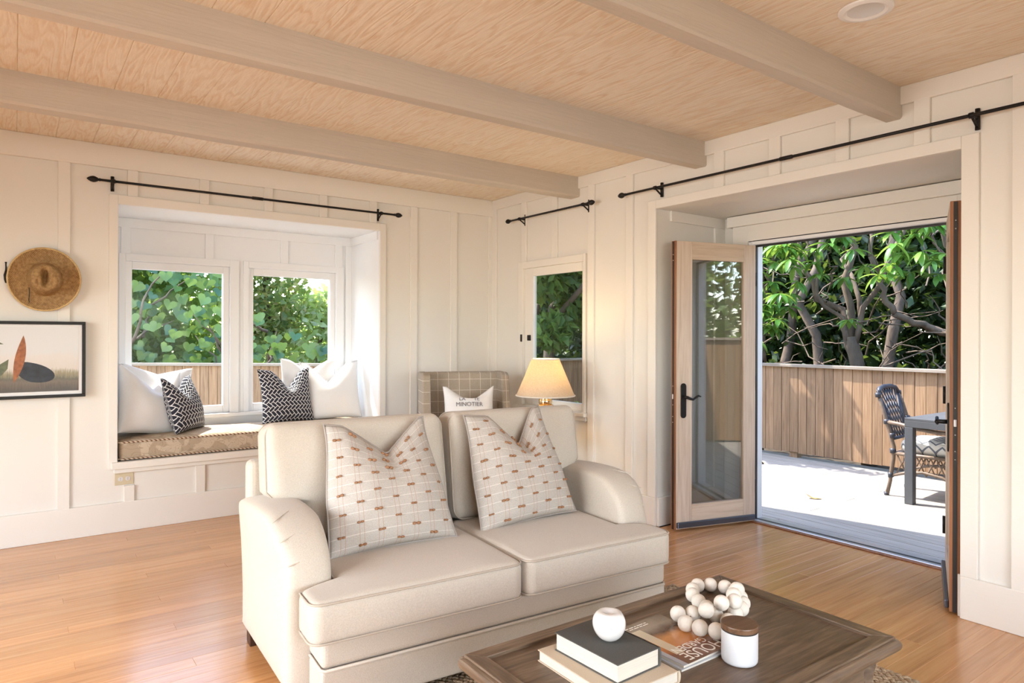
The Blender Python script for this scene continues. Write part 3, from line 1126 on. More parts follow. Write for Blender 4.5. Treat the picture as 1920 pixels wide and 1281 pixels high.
# ------------------------------------------------------------------ rug
M['jute'] = plain('jute_rope', (0.42, 0.31, 0.20), 0.95, var=0.35, vscale=60, bmp=0.5, bscale=200)
rug = thing('jute_rug', 'chunky braided jute rug under the sofa and coffee table', 'rug', (1.9, 1.3, 0), (0, 0, math.radians(-1.5)))
obj('rug_backing', box(-.90, .90, -1.1, 1.14, .001, .008), M['jute'], rug)
braid = MB()
lump = MB().lathe([(.0005, -.02), (.0085, -.012), (.011, 0), (.0085, .012), (.0005, .02)], (0, 0, 0), 6)
xr_ = -.90
row = 0
while xr_ < .92:
    yy = -1.1
    k = 0
    while yy < 1.14:
        a = (0.62 if k % 2 else -0.62) + random.uniform(-.15, .15)
        dx = (0.006 if k % 2 else -0.006) + random.uniform(-.002, .002)
        ca, sa = math.cos(a), math.sin(a)
        zz = .012 + random.uniform(-.001, .003)
        s = random.uniform(.9, 1.15)
        braid.add([(xr_ + dx + (vx * ca - vz * sa) * s, yy + (vx * sa + vz * ca) * s, max(.001, zz + vy * s)) for vx, vy, vz in lump.v], lump.f)
        yy += .0165
        k += 1
    xr_ += .029
    row += 1
bo = obj('braided_rope', braid, M['jute'], rug, smooth=True, weld=False)
bo['kind'] = 'stuff'

# ------------------------------------------------------------------ coffee table
TT = 0.45
table = thing('coffee_table', 'dark weathered oak coffee table with recessed top in front of the sofa', 'coffee table', (1.572, 1.283, 0), (0, 0, math.radians(-1.2)))
HX, HY = 0.575, 0.335
obj('top_panel', box(-HX + .06, HX - .06, -HY + .06, HY - .06, TT - .035, TT - .010), M['table'], table)


def mitre(long, sgn, w, z0, z1, out):
    hx, hy = HX - out, HY - out
    if long == 'x':
        p = [(-hx, sgn * hy), (hx, sgn * hy), (hx - w, sgn * (hy - w)), (-hx + w, sgn * (hy - w))]
    else:
        p = [(sgn * hx, -hy), (sgn * hx, hy), (sgn * (hx - w), hy - w), (sgn * (hx - w), -hy + w)]
    return MB().prism(p, z0, z1)


for ax in ('x', 'y'):
    for s in (-1, 1):
        m_ = M['table'] if ax == 'x' else M['table_y']
        obj('top_rail', mitre(ax, s, .048, TT - .035, TT, .016), m_, table, bevel=.0025)
        obj('edge_moulding', mitre(ax, s, .07, TT - .042, TT - .006, .0), m_, table, bevel=.014, seg=4)
        obj('under_moulding', mitre(ax, s, .06, TT - .062, TT - .040, .030), m_, table, bevel=.006, seg=3)
        obj('apron', mitre(ax, s, .03, TT - .135, TT - .060, .060), m_, table, bevel=.003)
for sx_ in (-1, 1):
    for sy_ in (-1, 1):
        x0, y0 = sx_ * (HX - .085), sy_ * (HY - .085)
        lg = MB()
        path = [(x0, y0, TT - .06), (x0 - sx_ * .015, y0 - sy_ * .01, TT - .14), (x0 - sx_ * .09, y0 - sy_ * .05, TT - .24),
                (x0 - sx_ * .13, y0 - sy_ * .07, .15), (x0 - sx_ * .12, y0 - sy_ * .06, .06), (x0 - sx_ * .08, y0 - sy_ * .03, .022), (x0 - sx_ * .06, y0 - sy_ * .02, .018)]
        lg.tube(path, [.05, .05, .042, .038, .038, .042, .04], 4)
        obj('leg', lg, M['table_y'], table, bevel=.004)
obj('lower_shelf', box(-.36, .36, -.18, .18, .07, .095), M['table'], table, bevel=.004)

# things on the coffee table (panel surface 10 mm below the rim)
ZP = TT - .010
M['pages'] = plain('page_edges', (0.64, 0.585, 0.50), 0.85, var=0.06, vscale=3, stretch=(1, 1, 120), bmp=0.3, bscale=4)
M['bookgrey'] = fabric('charcoal_book_cloth', (0.095, 0.092, 0.085), var=.06, sheen=0.0)
M['booktan'] = fabric('tan_book_cloth', (0.56, 0.46, 0.345), var=.05, sheen=0.0)


def book(name, label, cx_, cy_, w, d, z0, h, rz, cm, spine='+x', group=None):
    o = thing(name, label, 'book', (cx_, cy_, z0), (0, 0, rz), group)
    c = .003
    ov = .004
    sx_ = 1 if spine == '+x' else -1
    obj('cover_board', box(-w / 2, w / 2, -d / 2, d / 2, 0, c), cm, o, bevel=.001)
    obj('cover_board', box(-w / 2, w / 2, -d / 2, d / 2, h - c, h), cm, o, bevel=.001)
    sp = MB()
    poly = []
    for k in range(9):
        a = -PI / 2 + PI * k / 8
        poly.append((sx_ * (w / 2 - .002 + .006 * math.cos(a)), h / 2 + h / 2 * math.sin(a)))
    poly += [(sx_ * (w / 2 - .005), h), (sx_ * (w / 2 - .005), 0)]
    sp.prism(poly, -d / 2, d / 2, 'y')
    obj('spine', sp, cm, o)
    xa, xb = (-w / 2 + ov, w / 2 - .005) if sx_ > 0 else (-w / 2 + .005, w / 2 - ov)
    obj('page_block', box(xa, xb, -d / 2 + ov, d / 2 - ov, c, h - c), M['pages'], o)
    return o


book('hardcover_book', 'large tan cloth book lying under the charcoal book on the table', 1.290, 1.322, .235, .305, ZP, .032, math.radians(-1.5), M['booktan'])
book('hardcover_book', 'thick charcoal hardcover book on top of the tan book', 1.297, 1.330, .163, .238, ZP + .032, .050, math.radians(1.5), M['bookgrey'])

M['ceramic'] = plain('glossy_white_ceramic', (0.72, 0.70, 0.685), 0.12, coat=0.6)
ap = thing('ceramic_apple', 'glossy white ceramic apple sitting on the charcoal book', 'ornament', (1.300, 1.322, ZP + .082))
mb = MB()
pr = []
for i in range(25):
    a = PI * i / 24
    r = .0455 * math.sin(a) ** 0.85 * (1 + .10 * -math.cos(a)) * .98
    z_ = .042 - .043 * math.cos(a)
    if a > 2.4:
        z_ -= .016 * ((a - 2.4) / (PI - 2.4)) ** 1.5
    pr.append((max(r, 1e-6), z_ + .0012))
prs = MB().lathe(pr, (0, 0, 0), 32)
mb.add([(x_ * (1 + .035 * math.cos(5 * math.atan2(y_, x_)) * z_ / .085), y_ * (1 + .035 * math.cos(5 * math.atan2(y_, x_)) * z_ / .085), z_) for x_, y_, z_ in prs.v], prs.f)
obj('apple_body', mb, M['ceramic'], ap, smooth=True)
obj('swirl', MB().tube([(-.036 + .012 * k / 8, -.024 - .012 * math.sin(k / 8 * 2.2), .066 - .022 * k / 8) for k in range(9)], [.0006, .0012, .0016, .0018, .0018, .0016, .0014, .001, .0006], 6), M['ceramic'], ap, smooth=True)

# magazines: HOUSE & GARDEN lies upside down to the viewer on another one
def text_mesh(body, size, extr=0.0002):
    cu = bpy.data.curves.new('lettering', 'FONT')
    cu.body = body
    cu.size = size
    cu.extrude = extr
    cu.align_x = 'LEFT'
    tmp = bpy.data.objects.new('lettering', cu)
    col.objects.link(tmp)
    dg = bpy.context.evaluated_depsgraph_get()
    me = bpy.data.meshes.new_from_object(tmp.evaluated_get(dg))
    bpy.data.objects.remove(tmp)
    bpy.data.curves.remove(cu)
    return me


def mag_cover():
    m, nt, b = mk('magazine_cover')
    sp = N(nt, 'ShaderNodeSeparateXYZ')
    tc = N(nt, 'ShaderNodeTexCoord')
    nt.links.new(tc.outputs['Object'], sp.inputs[0])
    n1 = noise_n(nt, tc.outputs['Object'], 22, 5, 0.6, 0.5)
    yv = math_n(nt, 'MULTIPLY_ADD', n1, .05, math_n(nt, 'SUBTRACT', sp.outputs[1], .025))
    c = ramp(nt, math_n(nt, 'MULTIPLY_ADD', yv, 3.6, .5), [(0.0, (0.16, 0.085, 0.055)), (0.22, (0.20, 0.07, 0.035)), (0.34, (0.55, 0.20, 0.05)), (0.52, (0.66, 0.30, 0.09)), (0.66, (0.10, 0.05, 0.03)), (0.8, (0.30, 0.25, 0.20)), (1.0, (0.13, 0.09, 0.06))])
    lit = math_n(nt, 'LESS_THAN', math_n(nt, 'ABSOLUTE', math_n(nt, 'ADD', sp.outputs[0], .052)), .018)
    lit2 = math_n(nt, 'LESS_THAN', math_n(nt, 'ABSOLUTE', math_n(nt, 'SUBTRACT', sp.outputs[1], .005)), .085)
    c = mixc(nt, math_n(nt, 'MULTIPLY', math_n(nt, 'MULTIPLY', lit, lit2), .85), c, (0.72, 0.66, 0.50))
    edge = math_n(nt, 'LESS_THAN', sp.outputs[0], -.088)
    c = mixc(nt, edge, c, (0.42, 0.44, 0.50))
    nt.links.new(c, b.inputs['Base Color'])
    b.inputs['Roughness'].default_value = 0.25
    b.inputs['Coat Weight'].default_value = 0.3
    return m


M['magcover'] = mag_cover()
M['magpale'] = plain('pale_blue_magazine_cover', (0.50, 0.53, 0.58), 0.3, var=.2, vscale=9)
M['ink'] = plain('white_print', (0.86, 0.82, 0.76), 0.4)
mg2 = thing('magazine', 'pale blue-grey magazine underneath the garden magazine', 'magazine', (1.556, 1.330, ZP), (0, 0, math.radians(-1)))
obj('page_block', box(-.103, .103, -.132, .132, .0004, .007), M['pages'], mg2)
obj('cover', box(-.105, .105, -.135, .135, .007, .0078), M['magpale'], mg2)
mg = thing('magazine', 'house and garden magazine with orange sunset cover photo beside the books', 'magazine', (1.562, 1.333, ZP + .0079), (0, 0, math.radians(1.0)))
obj('page_block', box(-.104, .104, -.131, .131, .0003, .008), M['pages'], mg)
obj('cover', box(-.1055, .1055, -.134, .134, .008, .0088), M['magcover'], mg)
for body, size, px, py in (('HOUSE', .060, .098, -.083), ('GARDEN', .040, .075, -.050)):
    me = text_mesh(body, size)
    me.materials.append(M['ink'])
    o = bpy.data.objects.new('lettering', me)
    link(o, mg)
    o.location = (px, py, .0089)
    o.rotation_euler = (0, 0, PI)
    o.scale = (.86, 1, 1)
for k in range(2):
    xx = .02
    for w_ in ((.010, .026, .008, .018, .022), (.022, .012, .020, .016))[k]:
        obj('print_line', box(xx - w_, xx, .113 - .010 * k, .1165 - .010 * k, .0088, .0090), M['ink'], mg)
        xx -= w_ + .004

# candle jar
M['frost'] = plain('matte_white_jar', (0.60, 0.60, 0.615), 0.35, spec=.4)
M['lidwood'] = wood('walnut_lid', (0.085, 0.04, 0.02), (0.14, 0.07, 0.035), (0.20, 0.11, 0.06), 0.4, (1, 14, 14), 4, .1)
jar = thing('candle_jar', 'white cylindrical candle jar with a dark wooden lid', 'candle', (1.634, 1.148, ZP))
obj('jar', MB().lathe([(.041, .0005), (.046, .002), (.0485, .006), (.0492, .012), (.0492, .088), (.0485, .0905), (.046, .0905)], seg=40), M['frost'], jar, smooth=True)
lid = obj('lid', MB().lathe([(.0475, .0915), (.0500, .0925), (.0502, .104), (.0495, .1065), (.047, .1075)], seg=40), M['lidwood'], jar, smooth=False)
obj('lid_seal', MB().lathe([(.0470, .088), (.0498, .0885), (.0498, .0925), (.047, .0925)], seg=40), M['dark'], lid)

# bead garland
M['bead'] = plain('chalky_white_wood_bead', (0.74, 0.68, 0.60), 0.7, var=.07, vscale=22, bmp=.2, bscale=90)
RB = .0242
beads = [(1.664, 1.391, .019), (1.706, 1.367, .018), (1.629, 1.335, .017), (1.639, 1.287, .017), (1.660, 1.245, .017), (1.706, 1.240, 0), (1.750, 1.258, 0), (1.782, 1.295, 0),
         (1.788, 1.343, 0), (1.815, 1.398, 0), (1.838, 1.448, 0), (1.866, 1.495, 0), (1.905, 1.528, 0), (1.952, 1.543, 0), (1.992, 1.518, 0), (2.014, 1.476, 0),
         (2.010, 1.430, 0), (1.978, 1.388, 0), (1.942, 1.352, 0), (1.900, 1.328, 0), (1.852, 1.318, 0), (1.836, 1.308, .044), (1.788, 1.322, .046), (1.715, 1.324, .040), (1.878, 1.342, .044), (1.925, 1.362, .046)]
gar = thing('bead_garland', 'coiled garland of chalky white wooden beads on the coffee table', 'garland', (1.85, 1.38, ZP))
bp = MB().ball((0, 0, RB), RB, 20, 12)
bead0 = None
for i, (bx_, by_, bz_) in enumerate(beads):
    loc = (bx_ - 1.85, by_ - 1.38, bz_ + .0003)
    if bead0 is None:
        bead0 = obj('bead', bp, M['bead'], gar, smooth=True, loc=loc)
    else:
        dup(bead0, gar, loc, (random.uniform(-.1, .1), 0, random.uniform(0, 6)), None)
obj('cord', MB().tube([(a - 1.85, b_ - 1.38, c + RB) for a, b_, c in beads[:19]], .0018, 5), M['bookgrey'], gar, smooth=True)

# ------------------------------------------------------------------ bay seat cushion and pillows
def jacquard():
    m, nt, b = mk('tan_leaf_jacquard')
    v = coords(nt)
    n1 = noise_n(nt, v, 7, 2, 0.4, 1.2)
    s = math_n(nt, 'ABSOLUTE', math_n(nt, 'SINE', math_n(nt, 'MULTIPLY', n1, 42.0)))
    line = math_n(nt, 'LESS_THAN', s, 0.22)
    patch = noise_n(nt, v, 9, 1, 0.4, 0.8)
    c = ramp(nt, patch, [(0.46, (0.58, 0.47, 0.35)), (0.50, (0.45, 0.35, 0.25))])
    c = mixc(nt, math_n(nt, 'MULTIPLY', line, .55), c, (0.30, 0.23, 0.16))
    nt.links.new(c, b.inputs['Base Color'])
    b.inputs['Roughness'].default_value = .9
    b.inputs['Specular IOR Level'].default_value = .2
    bump(nt, b, noise_n(nt, v, 300, 2), .2, .002)
    return m


def rope_mat():
    m, nt, b = mk('twisted_brown_cream_rope')
    sp = N(nt, 'ShaderNodeSeparateXYZ')
    tc = N(nt, 'ShaderNodeTexCoord')
    nt.links.new(tc.outputs['Object'], sp.inputs[0])
    k = math_n(nt, 'ADD', math_n(nt, 'ADD', sp.outputs[0], sp.outputs[1]), sp.outputs[2])
    f = math_n(nt, 'FRACT', math_n(nt, 'MULTIPLY', k, 36.0))
    c = mixc(nt, math_n(nt, 'LESS_THAN', f, .45), (0.62, 0.50, 0.37), (0.17, 0.08, 0.04))
    nt.links.new(c, b.inputs['Base Color'])
    b.inputs['Roughness'].default_value = .8
    return m


M['jacquard'] = jacquard()
M['rope'] = rope_mat()
SZ = BZ0 + .002
seat = thing('window_seat_cushion', 'tan leaf-patterned bench cushion with twisted rope edging in the bay', 'cushion', (1.535, 5.6, SZ))
mb, loops = cushion(lambda b: -.955, lambda b: .955, -.268, .262, .13, lambda a, b, c: (a, b, .067 + c), crown=.020, r=.02, cr=.025, nu=40, nv=16, wob=.006)
cov = obj('cushion_cover', mb, M['jacquard'], seat, smooth=True)
for s in (1, -1):
    lp = [(p[0] * 1.002, p[1] * 1.008, .067 + s * .058) for p in smooth_loop(loops[0])]
    obj('rope_piping', MB().tube(lp, .0065, 8, closed=True), M['rope'], cov, smooth=True)


def herringbone():
    m, nt, b = mk('navy_herringbone_print')
    uv = N(nt, 'ShaderNodeUVMap')
    mp_ = N(nt, 'ShaderNodeMapping')
    mp_.inputs['Rotation'].default_value = (0, 0, PI / 4)
    mp_.inputs['Scale'].default_value = (40, 40, 40)
    nt.links.new(uv.outputs[0], mp_.inputs[0])
    sp = N(nt, 'ShaderNodeSeparateXYZ')
    nt.links.new(mp_.outputs[0], sp.inputs[0])
    X, Y = sp.outputs[0], sp.outputs[1]
    fx, fy = math_n(nt, 'FRACT', X), math_n(nt, 'FRACT', Y)
    k = math_n(nt, 'FLOORED_MODULO', math_n(nt, 'SUBTRACT', math_n(nt, 'FLOOR', X), math_n(nt, 'FLOOR', Y)), 4.0)

    def eq(n_):
        return math_n(nt, 'COMPARE', k, float(n_), 0.1)
    dl = math_n(nt, 'MULTIPLY_ADD', eq(1), 5.0, fx)
    dr = math_n(nt, 'MULTIPLY_ADD', eq(0), 5.0, math_n(nt, 'SUBTRACT', 1.0, fx))
    db = math_n(nt, 'MULTIPLY_ADD', eq(2), 5.0, fy)
    dt = math_n(nt, 'MULTIPLY_ADD', eq(3), 5.0, math_n(nt, 'SUBTRACT', 1.0, fy))
    d = math_n(nt, 'MINIMUM', math_n(nt, 'MINIMUM', dl, dr), math_n(nt, 'MINIMUM', db, dt))
    ln = math_n(nt, 'LESS_THAN', d, .105)
    c = mixc(nt, ln, (0.014, 0.016, 0.030), (0.70, 0.69, 0.68))
    nt.links.new(c, b.inputs['Base Color'])
    b.inputs['Roughness'].default_value = .85
    bump(nt, b, noise_n(nt, coords(nt), 300, 2), .15, .002)
    return m


M['herring'] = herringbone()
M['white_cotton'] = fabric('white_cotton', (0.80, 0.79, 0.785), var=.03, bmp=.1)
CZ = SZ + .142
place_pillow(Pillow(.52, .50, .17, .05, .0, .06, .9, 3), 'throw_pillow', 'sunlit white pillow at the bay\'s left end, behind the larger white pillow', M['white_cotton'], (.86, 5.77, CZ - .01), math.radians(8), math.radians(12), None, 'white pillows on the window seat', math.radians(6))
place_pillow(Pillow(.50, .50, .22, .15, .05, .06, .95, 4), 'throw_pillow', 'plump white pillow leaning on the bay\'s left side wall', M['white_cotton'], (.800, 5.545, CZ - .005), math.radians(12), math.radians(28), None, 'white pillows on the window seat', math.radians(9))
place_pillow(Pillow(.43, .43, .17, .10, -.1, .10, .7, 5), 'throw_pillow', 'navy and white herringbone pillow, left one, beside the plump white pillow', M['herring'], (1.075, 5.56, CZ - .002), math.radians(16), math.radians(52), None, 'navy herringbone pillows on the window seat', 0, 34)
place_pillow(Pillow(.46, .46, .18, .15, .1, .10, .62, 6), 'throw_pillow', 'navy and white herringbone pillow, right one, before the fringed white pillow', M['herring'], (1.83, 5.60, CZ), math.radians(13), math.radians(8), None, 'navy herringbone pillows on the window seat', 0, 34)
place_pillow(Pillow(.48, .52, .16, .10, .0, .08, .7, 7), 'throw_pillow', 'white pillow tucked behind the navy pillow at the right window', M['white_cotton'], (2.05, 5.80, CZ), math.radians(3), math.radians(-4), None, 'white pillows on the window seat', math.radians(2))
P = Pillow(.50, .51, .19, .17, -.08, .07, .75, 8)
fp = place_pillow(P, 'throw_pillow', 'white pillow with a feathery fringed top edge at the bay\'s right end', M['white_cotton'], (2.215, 5.625, CZ), math.radians(15), math.radians(-14), None, 'white pillows on the window seat', math.radians(-2))
fr = MB()
for i in range(260):
    u = -1 + 2 * i / 259
    p = P.pos(u, 1, 0)
    d = Vector((random.uniform(-.4, .4), random.uniform(-1, -.2), random.uniform(-.6, .5))).normalized() * random.uniform(.012, .026)
    fr.tube([p, p + d * .6 + Vector((0, 0, .003)), p + d], [.0011, .0009, .0003], 4, cap=False)
fo = obj('fringe', fr, M['white_cotton'], fp, smooth=True, weld=False)
fo['kind'] = 'stuff'

# ------------------------------------------------------------------ armchair in the corner
def windowpane():
    m, nt, b = mk('windowpane_check_wool')
    tc = N(nt, 'ShaderNodeTexCoord')
    sp = N(nt, 'ShaderNodeSeparateXYZ')
    nt.links.new(tc.outputs['Object'], sp.inputs[0])
    c = ramp(nt, noise_n(nt, tc.outputs['Object'], 260, 2), [(0.35, (0.335, 0.28, 0.22)), (0.65, (0.42, 0.355, 0.285))])
    tot = None
    for i in (0, 1, 2):
        f = math_n(nt, 'FRACT', math_n(nt, 'MULTIPLY_ADD', sp.outputs[i], 1 / .088, .35 + .2 * i))
        if i == 1:
            continue
        l = math_n(nt, 'LESS_THAN', f, .045)
        tot = l if tot is None else math_n(nt, 'MAXIMUM', tot, l)
    c = mixc(nt, math_n(nt, 'MULTIPLY', tot, .8), c, (0.70, 0.64, 0.56))
    nt.links.new(c, b.inputs['Base Color'])
    b.inputs['Roughness'].default_value = .9
    b.inputs['Specular IOR Level'].default_value = .2
    return m


M['check'] = windowpane()
chair = thing('wing_armchair', 'taupe windowpane-check wing armchair in the corner behind the sofa', 'armchair', (2.868, 4.48, 0), (0, 0, math.radians(-21)))
obj('seat_base', box(-.33, .33, -.30, .28, .16, .34), M['check'], chair, bevel=.03, seg=3)
mb, _ = cushion(lambda b: -.27, lambda b: .27, -.34, .20, .13, lambda a, b, c: (a, b, .41 + c), crown=.02)
obj('seat_cushion', mb, M['check'], chair, smooth=True)
obj('backrest', MB().prism([(.17, .34), (.27, .34), (.36, 1.035), (.345, 1.05), (.26, 1.05), (.245, 1.035)], -.30, .30, 'x'), M['check'], chair, bevel=.012, seg=3)
for s in (-1, 1):
    wp = [(.30, .55), (.37, 1.03), (.355, 1.052), (.13, 1.052), (.085, 1.03), (.05, .80), (.02, .66), (-.05, .60)]
    xa, xb = (-.352, -.287) if s < 0 else (.287, .352)
    obj('wing', MB().prism(wp, xa, xb, 'x'), M['check'], chair, bevel=.028, seg=4)
    xa, xb = (-.365, -.275) if s < 0 else (.275, .365)
    obj('arm', MB().prism([(.30, .16), (.30, .58), (-.05, .61), (-.28, .58), (-.31, .54), (-.30, .16)], xa, xb, 'x'), M['check'], chair, bevel=.03, seg=4)
    for yy in (-.26, .24):
        obj('leg', MB().tube([(s * .29, yy, .17), (s * .30, yy * 1.05, 0)], [.024, .015], 10), M['foot'], chair)
Pm = Pillow(.40, .36, .15, .115, .06, .07, .9, 9, 1.0, v0=.36)
mp9 = place_pillow(Pm, 'throw_pillow', 'white pillow printed with grey lettering on the check armchair', M['white_cotton'], (2.815, 4.385, .605), math.radians(14), math.radians(-27))
M['greyink'] = plain('grey_print', (0.14, 0.135, 0.15), .8)


def pillow_text(P, body, size, cx_, cz_, parent, lift=.0045):
    me = text_mesh(body, size, 0.0)
    xs_ = [v.co.x for v in me.vertices]
    mid = (min(xs_) + max(xs_)) / 2
    bm = bmesh.new()
    bm.from_mesh(me)
    bmesh.ops.triangulate(bm, faces=bm.faces)
    bmesh.ops.subdivide_edges(bm, edges=[e for e in bm.edges if e.calc_length() > .006], cuts=2, use_grid_fill=False)
    for v in bm.verts:
        a, b_ = v.co.x - mid + cx_, v.co.y + cz_
        u, w_ = a / (P.w / 2), b_ / (P.h / 2)
        p = P.pos(u, w_, -1)
        v.co = p + Vector((0, -lift, 0))
    bm.to_mesh(me)
    bm.free()
    me.materials.append(M['greyink'])
    o = bpy.data.objects.new('lettering', me)
    link(o, parent)
    return o


pillow_text(Pm, 'LA     TE', .044, 0, .056, mp9, .007)
pillow_text(Pm, 'MINOTIER', .046, 0, .012, mp9)

# ------------------------------------------------------------------ side table and lamp
M['sidewood'] = wood('dark_side_table_wood', (0.07, 0.04, 0.025), (0.12, 0.07, 0.04), (0.18, 0.11, 0.07), .45, (1, 12, 12), 3, .1)
st = thing('side_table', 'small round side table under the lamp behind the sofa', 'side table', (3.20, 3.935, 0))
obj('table_top', MB().lathe([(.20, .595), (.215, .60), (.215, .618), (.21, .622)], seg=40), M['sidewood'], st)
obj('pedestal', MB().lathe([(.03, .04), (.022, .1), (.03, .2), (.018, .35), (.025, .5), (.06, .595)], seg=20), M['sidewood'], st, smooth=True)
obj('base', MB().lathe([(.15, 0), (.15, .02), (.05, .04)], seg=30), M['sidewood'], st)


def shade_mat():
    m, nt, b = mk('linen_lamp_shade')
    out = nt.nodes['Material Output']
    f = noise_n(nt, coords(nt, (1, 1, 6)), 70, 3)
    f2 = noise_n(nt, coords(nt, (6, 6, 1)), 40, 3)
    c = ramp(nt, math_n(nt, 'MULTIPLY_ADD', f2, .5, math_n(nt, 'MULTIPLY', f, .5)), [(0.35, (0.66, 0.56, 0.43)), (0.65, (0.82, 0.74, 0.62))])
    nt.links.new(c, b.inputs['Base Color'])
    b.inputs['Roughness'].default_value = .9
    tl = N(nt, 'ShaderNodeBsdfTranslucent')
    nt.links.new(c, tl.inputs[0])
    mx = N(nt, 'ShaderNodeMixShader')
    mx.inputs[0].default_value = .45
    nt.links.new(b.outputs[0], mx.inputs[1])
    nt.links.new(tl.outputs[0], mx.inputs[2])
    nt.links.new(mx.outputs[0], out.inputs[0])
    return m


M['shade'] = shade_mat()
M['gold'] = plain('gold_glazed_glass', (0.62, 0.38, 0.11), .12, 0.3, coat=.6, var=.15, vscale=8)
M['brass'] = plain('polished_brass', (0.80, 0.62, 0.35), .15, 1.0)
lamp = thing('table_lamp', 'lit table lamp with linen cone shade and gold glass base', 'lamp', (3.20, 3.935, .6225))
obj('lamp_base', MB().lathe([(.06, .001), (.085, .01), (.125, .05), (.14, .10), (.13, .15), (.10, .185), (.055, .21), (.046, .215)], seg=40), M['gold'], lamp, smooth=True)
obj('neck', MB().lathe([(.046, .215), (.05, .22), (.05, .25), (.046, .256), (.05, .262), (.05, .282), (.03, .288), (.012, .30)], seg=30), M['brass'], lamp, smooth=True)
z0, z1, r0, r1 = .275, .555, .220, .102
sh = obj('lamp_shade', MB().lathe([(r0, z0), (r1, z1), (r1 - .003, z1), (r0 - .003, z0)], seg=64), M['shade'], lamp, smooth=False)
# open cone: drop the end caps
bm = bmesh.new()
bm.from_mesh(sh.data)
bmesh.ops.delete(bm, geom=[f for f in bm.faces if len(f.verts) > 4], context='FACES')
bm.to_mesh(sh.data)
bm.free()
for p in sh.data.polygons:
    p.use_smooth = True
M['shadetrim'] = fabric('shade_trim', (0.78, 0.72, 0.64), var=.03)
for rr, zz in ((r0, z0 + .005), (r1 + .001, z1 - .004)):
    obj('shade_trim', MB().tube([(rr * math.cos(2 * PI * k / 48), rr * math.sin(2 * PI * k / 48), zz) for k in range(48)], .005, 6, closed=True), M['shadetrim'], sh, smooth=True)
obj('harp', MB().tube([(0, 0, .29), (0, 0, .56)], .003, 6), M['brass'], lamp)
bulb_m, nt, b_ = mk('warm_bulb')
b_.inputs['Emission Color'].default_value = (1, .72, .36, 1)
b_.inputs['Emission Strength'].default_value = 12
obj('bulb', MB().ball((0, 0, .44), .032, 16, 10), bulb_m, lamp, smooth=True)
ld = bpy.data.lights.new('lamp_light', 'POINT')
ld.energy = 9
ld.color = (1, .66, .30)
ld.shadow_soft_size = .035
lo = bpy.data.objects.new('lamp_light', ld)
link(lo, lamp)
lo.location = (0, 0, .50)

# ------------------------------------------------------------------ curtain rods
def curtain_rod(label, p0, p1, wall_dir, brackets, coupling=None, end0=True, end1=True):
    """p0,p1 rod ends; wall_dir unit vector from rod to wall"""
    p0, p1 = Vector(p0), Vector(p1)
    ax = (p1 - p0).normalized()
    o = thing('curtain_rod', label, 'curtain rod', p0, (0, 0, 0), 'black curtain rods')
    L = (p1 - p0).length
    obj('rod', MB().tube([(0, 0, 0), ax * L], .0085, 10), M['black'], o, smooth=True)
    wd = Vector(wall_dir)
    for flag, base_, d in ((end0, Vector((0, 0, 0)), -ax), (end1, ax * L, ax)):
        if not flag:
            continue
        prof = [(.006, -.004), (.012, .0), (.008, .008), (.014, .016), (.020, .030), (.021, .040), (.017, .055), (.009, .068), (.001, .076)]
        tmp = MB().lathe(prof, (0, 0, 0), 14)
        q = Vector((0, 0, 1)).rotation_difference(d)
        fin = MB().add([base_ + q @ Vector(v) for v in tmp.v], tmp.f)
        obj('finial', fin, M['black'], o, smooth=True)
    for t_ in brackets:
        c = ax * t_
        bk = MB()
        bk.tube([c + Vector((0, 0, .045)) + wd * .070, c + Vector((0, 0, -.055)) + wd * .070], .011, 8)
        bk.tube([c, c + wd * .075], .007, 8)
        bk.tube([c + Vector((0, 0, -.004)), c + wd * .03 + Vector((0, 0, -.022)), c + wd * .068 + Vector((0, 0, -.045))], .006, 8)
        bk.tube([c - ax * .010, c + ax * .010], .014, 10)
        obj('bracket', bk, M['black'], o, smooth=True)
    if coupling is not None:
        c = ax * coupling
        obj('coupling', MB().tube([c - ax * .045, c - ax * .04, c + ax * .035, c + ax * .04], [.009, .012, .012, .009], 10), M['black'], o, smooth=True)
    return o


ZR = 2.375
curtain_rod('black iron curtain rod above the bay window seat', (.455, B - .08, ZR), (2.605, B - .08, ZR), (0, 1, 0), (.078, 2.03), 1.02)
curtain_rod('short black iron curtain rod above the small window', (W - .08, 4.92, ZR + .005), (W - .08, 3.90, ZR + .005), (1, 0, 0), (.13, .96))
curtain_rod('long black iron curtain rod above the glass door alcove', (W - .08, 3.50, ZR + .005), (W - .08, .25, ZR + .005), (1, 0, 0), (.285, 2.22), 1.28)

# ------------------------------------------------------------------ hat, hook, picture, outlet
def straw():
    m, nt, b = mk('woven_straw')
    tc = N(nt, 'ShaderNodeTexCoord')
    sp = N(nt, 'ShaderNodeSeparateXYZ')
    nt.links.new(tc.outputs['Object'], sp.inputs[0])
    X, Z_ = sp.outputs[0], sp.outputs[2]
    r = math_n(nt, 'SQRT', math_n(nt, 'ADD', math_n(nt, 'MULTIPLY', X, X), math_n(nt, 'MULTIPLY', Z_, Z_)))
    ring = math_n(nt, 'SINE', math_n(nt, 'MULTIPLY', r, 620.0))
    an = math_n(nt, 'SINE', math_n(nt, 'MULTIPLY', math_n(nt, 'ARCTAN2', Z_, X), 70.0))
    wv = math_n(nt, 'MULTIPLY', ring, an)
    n1 = noise_n(nt, tc.outputs['Object'], 60, 4)
    f = math_n(nt, 'ADD', math_n(nt, 'MULTIPLY_ADD', wv, .16, .18), math_n(nt, 'MULTIPLY', n1, .62))
    c = ramp(nt, f, [(0.25, (0.15, 0.075, 0.026)), (0.5, (0.36, 0.21, 0.08)), (0.75, (0.56, 0.37, 0.16))])
    nt.links.new(c, b.inputs['Base Color'])
    b.inputs['Roughness'].default_value = .7
    bump(nt, b, wv, .4, .002)
    return m


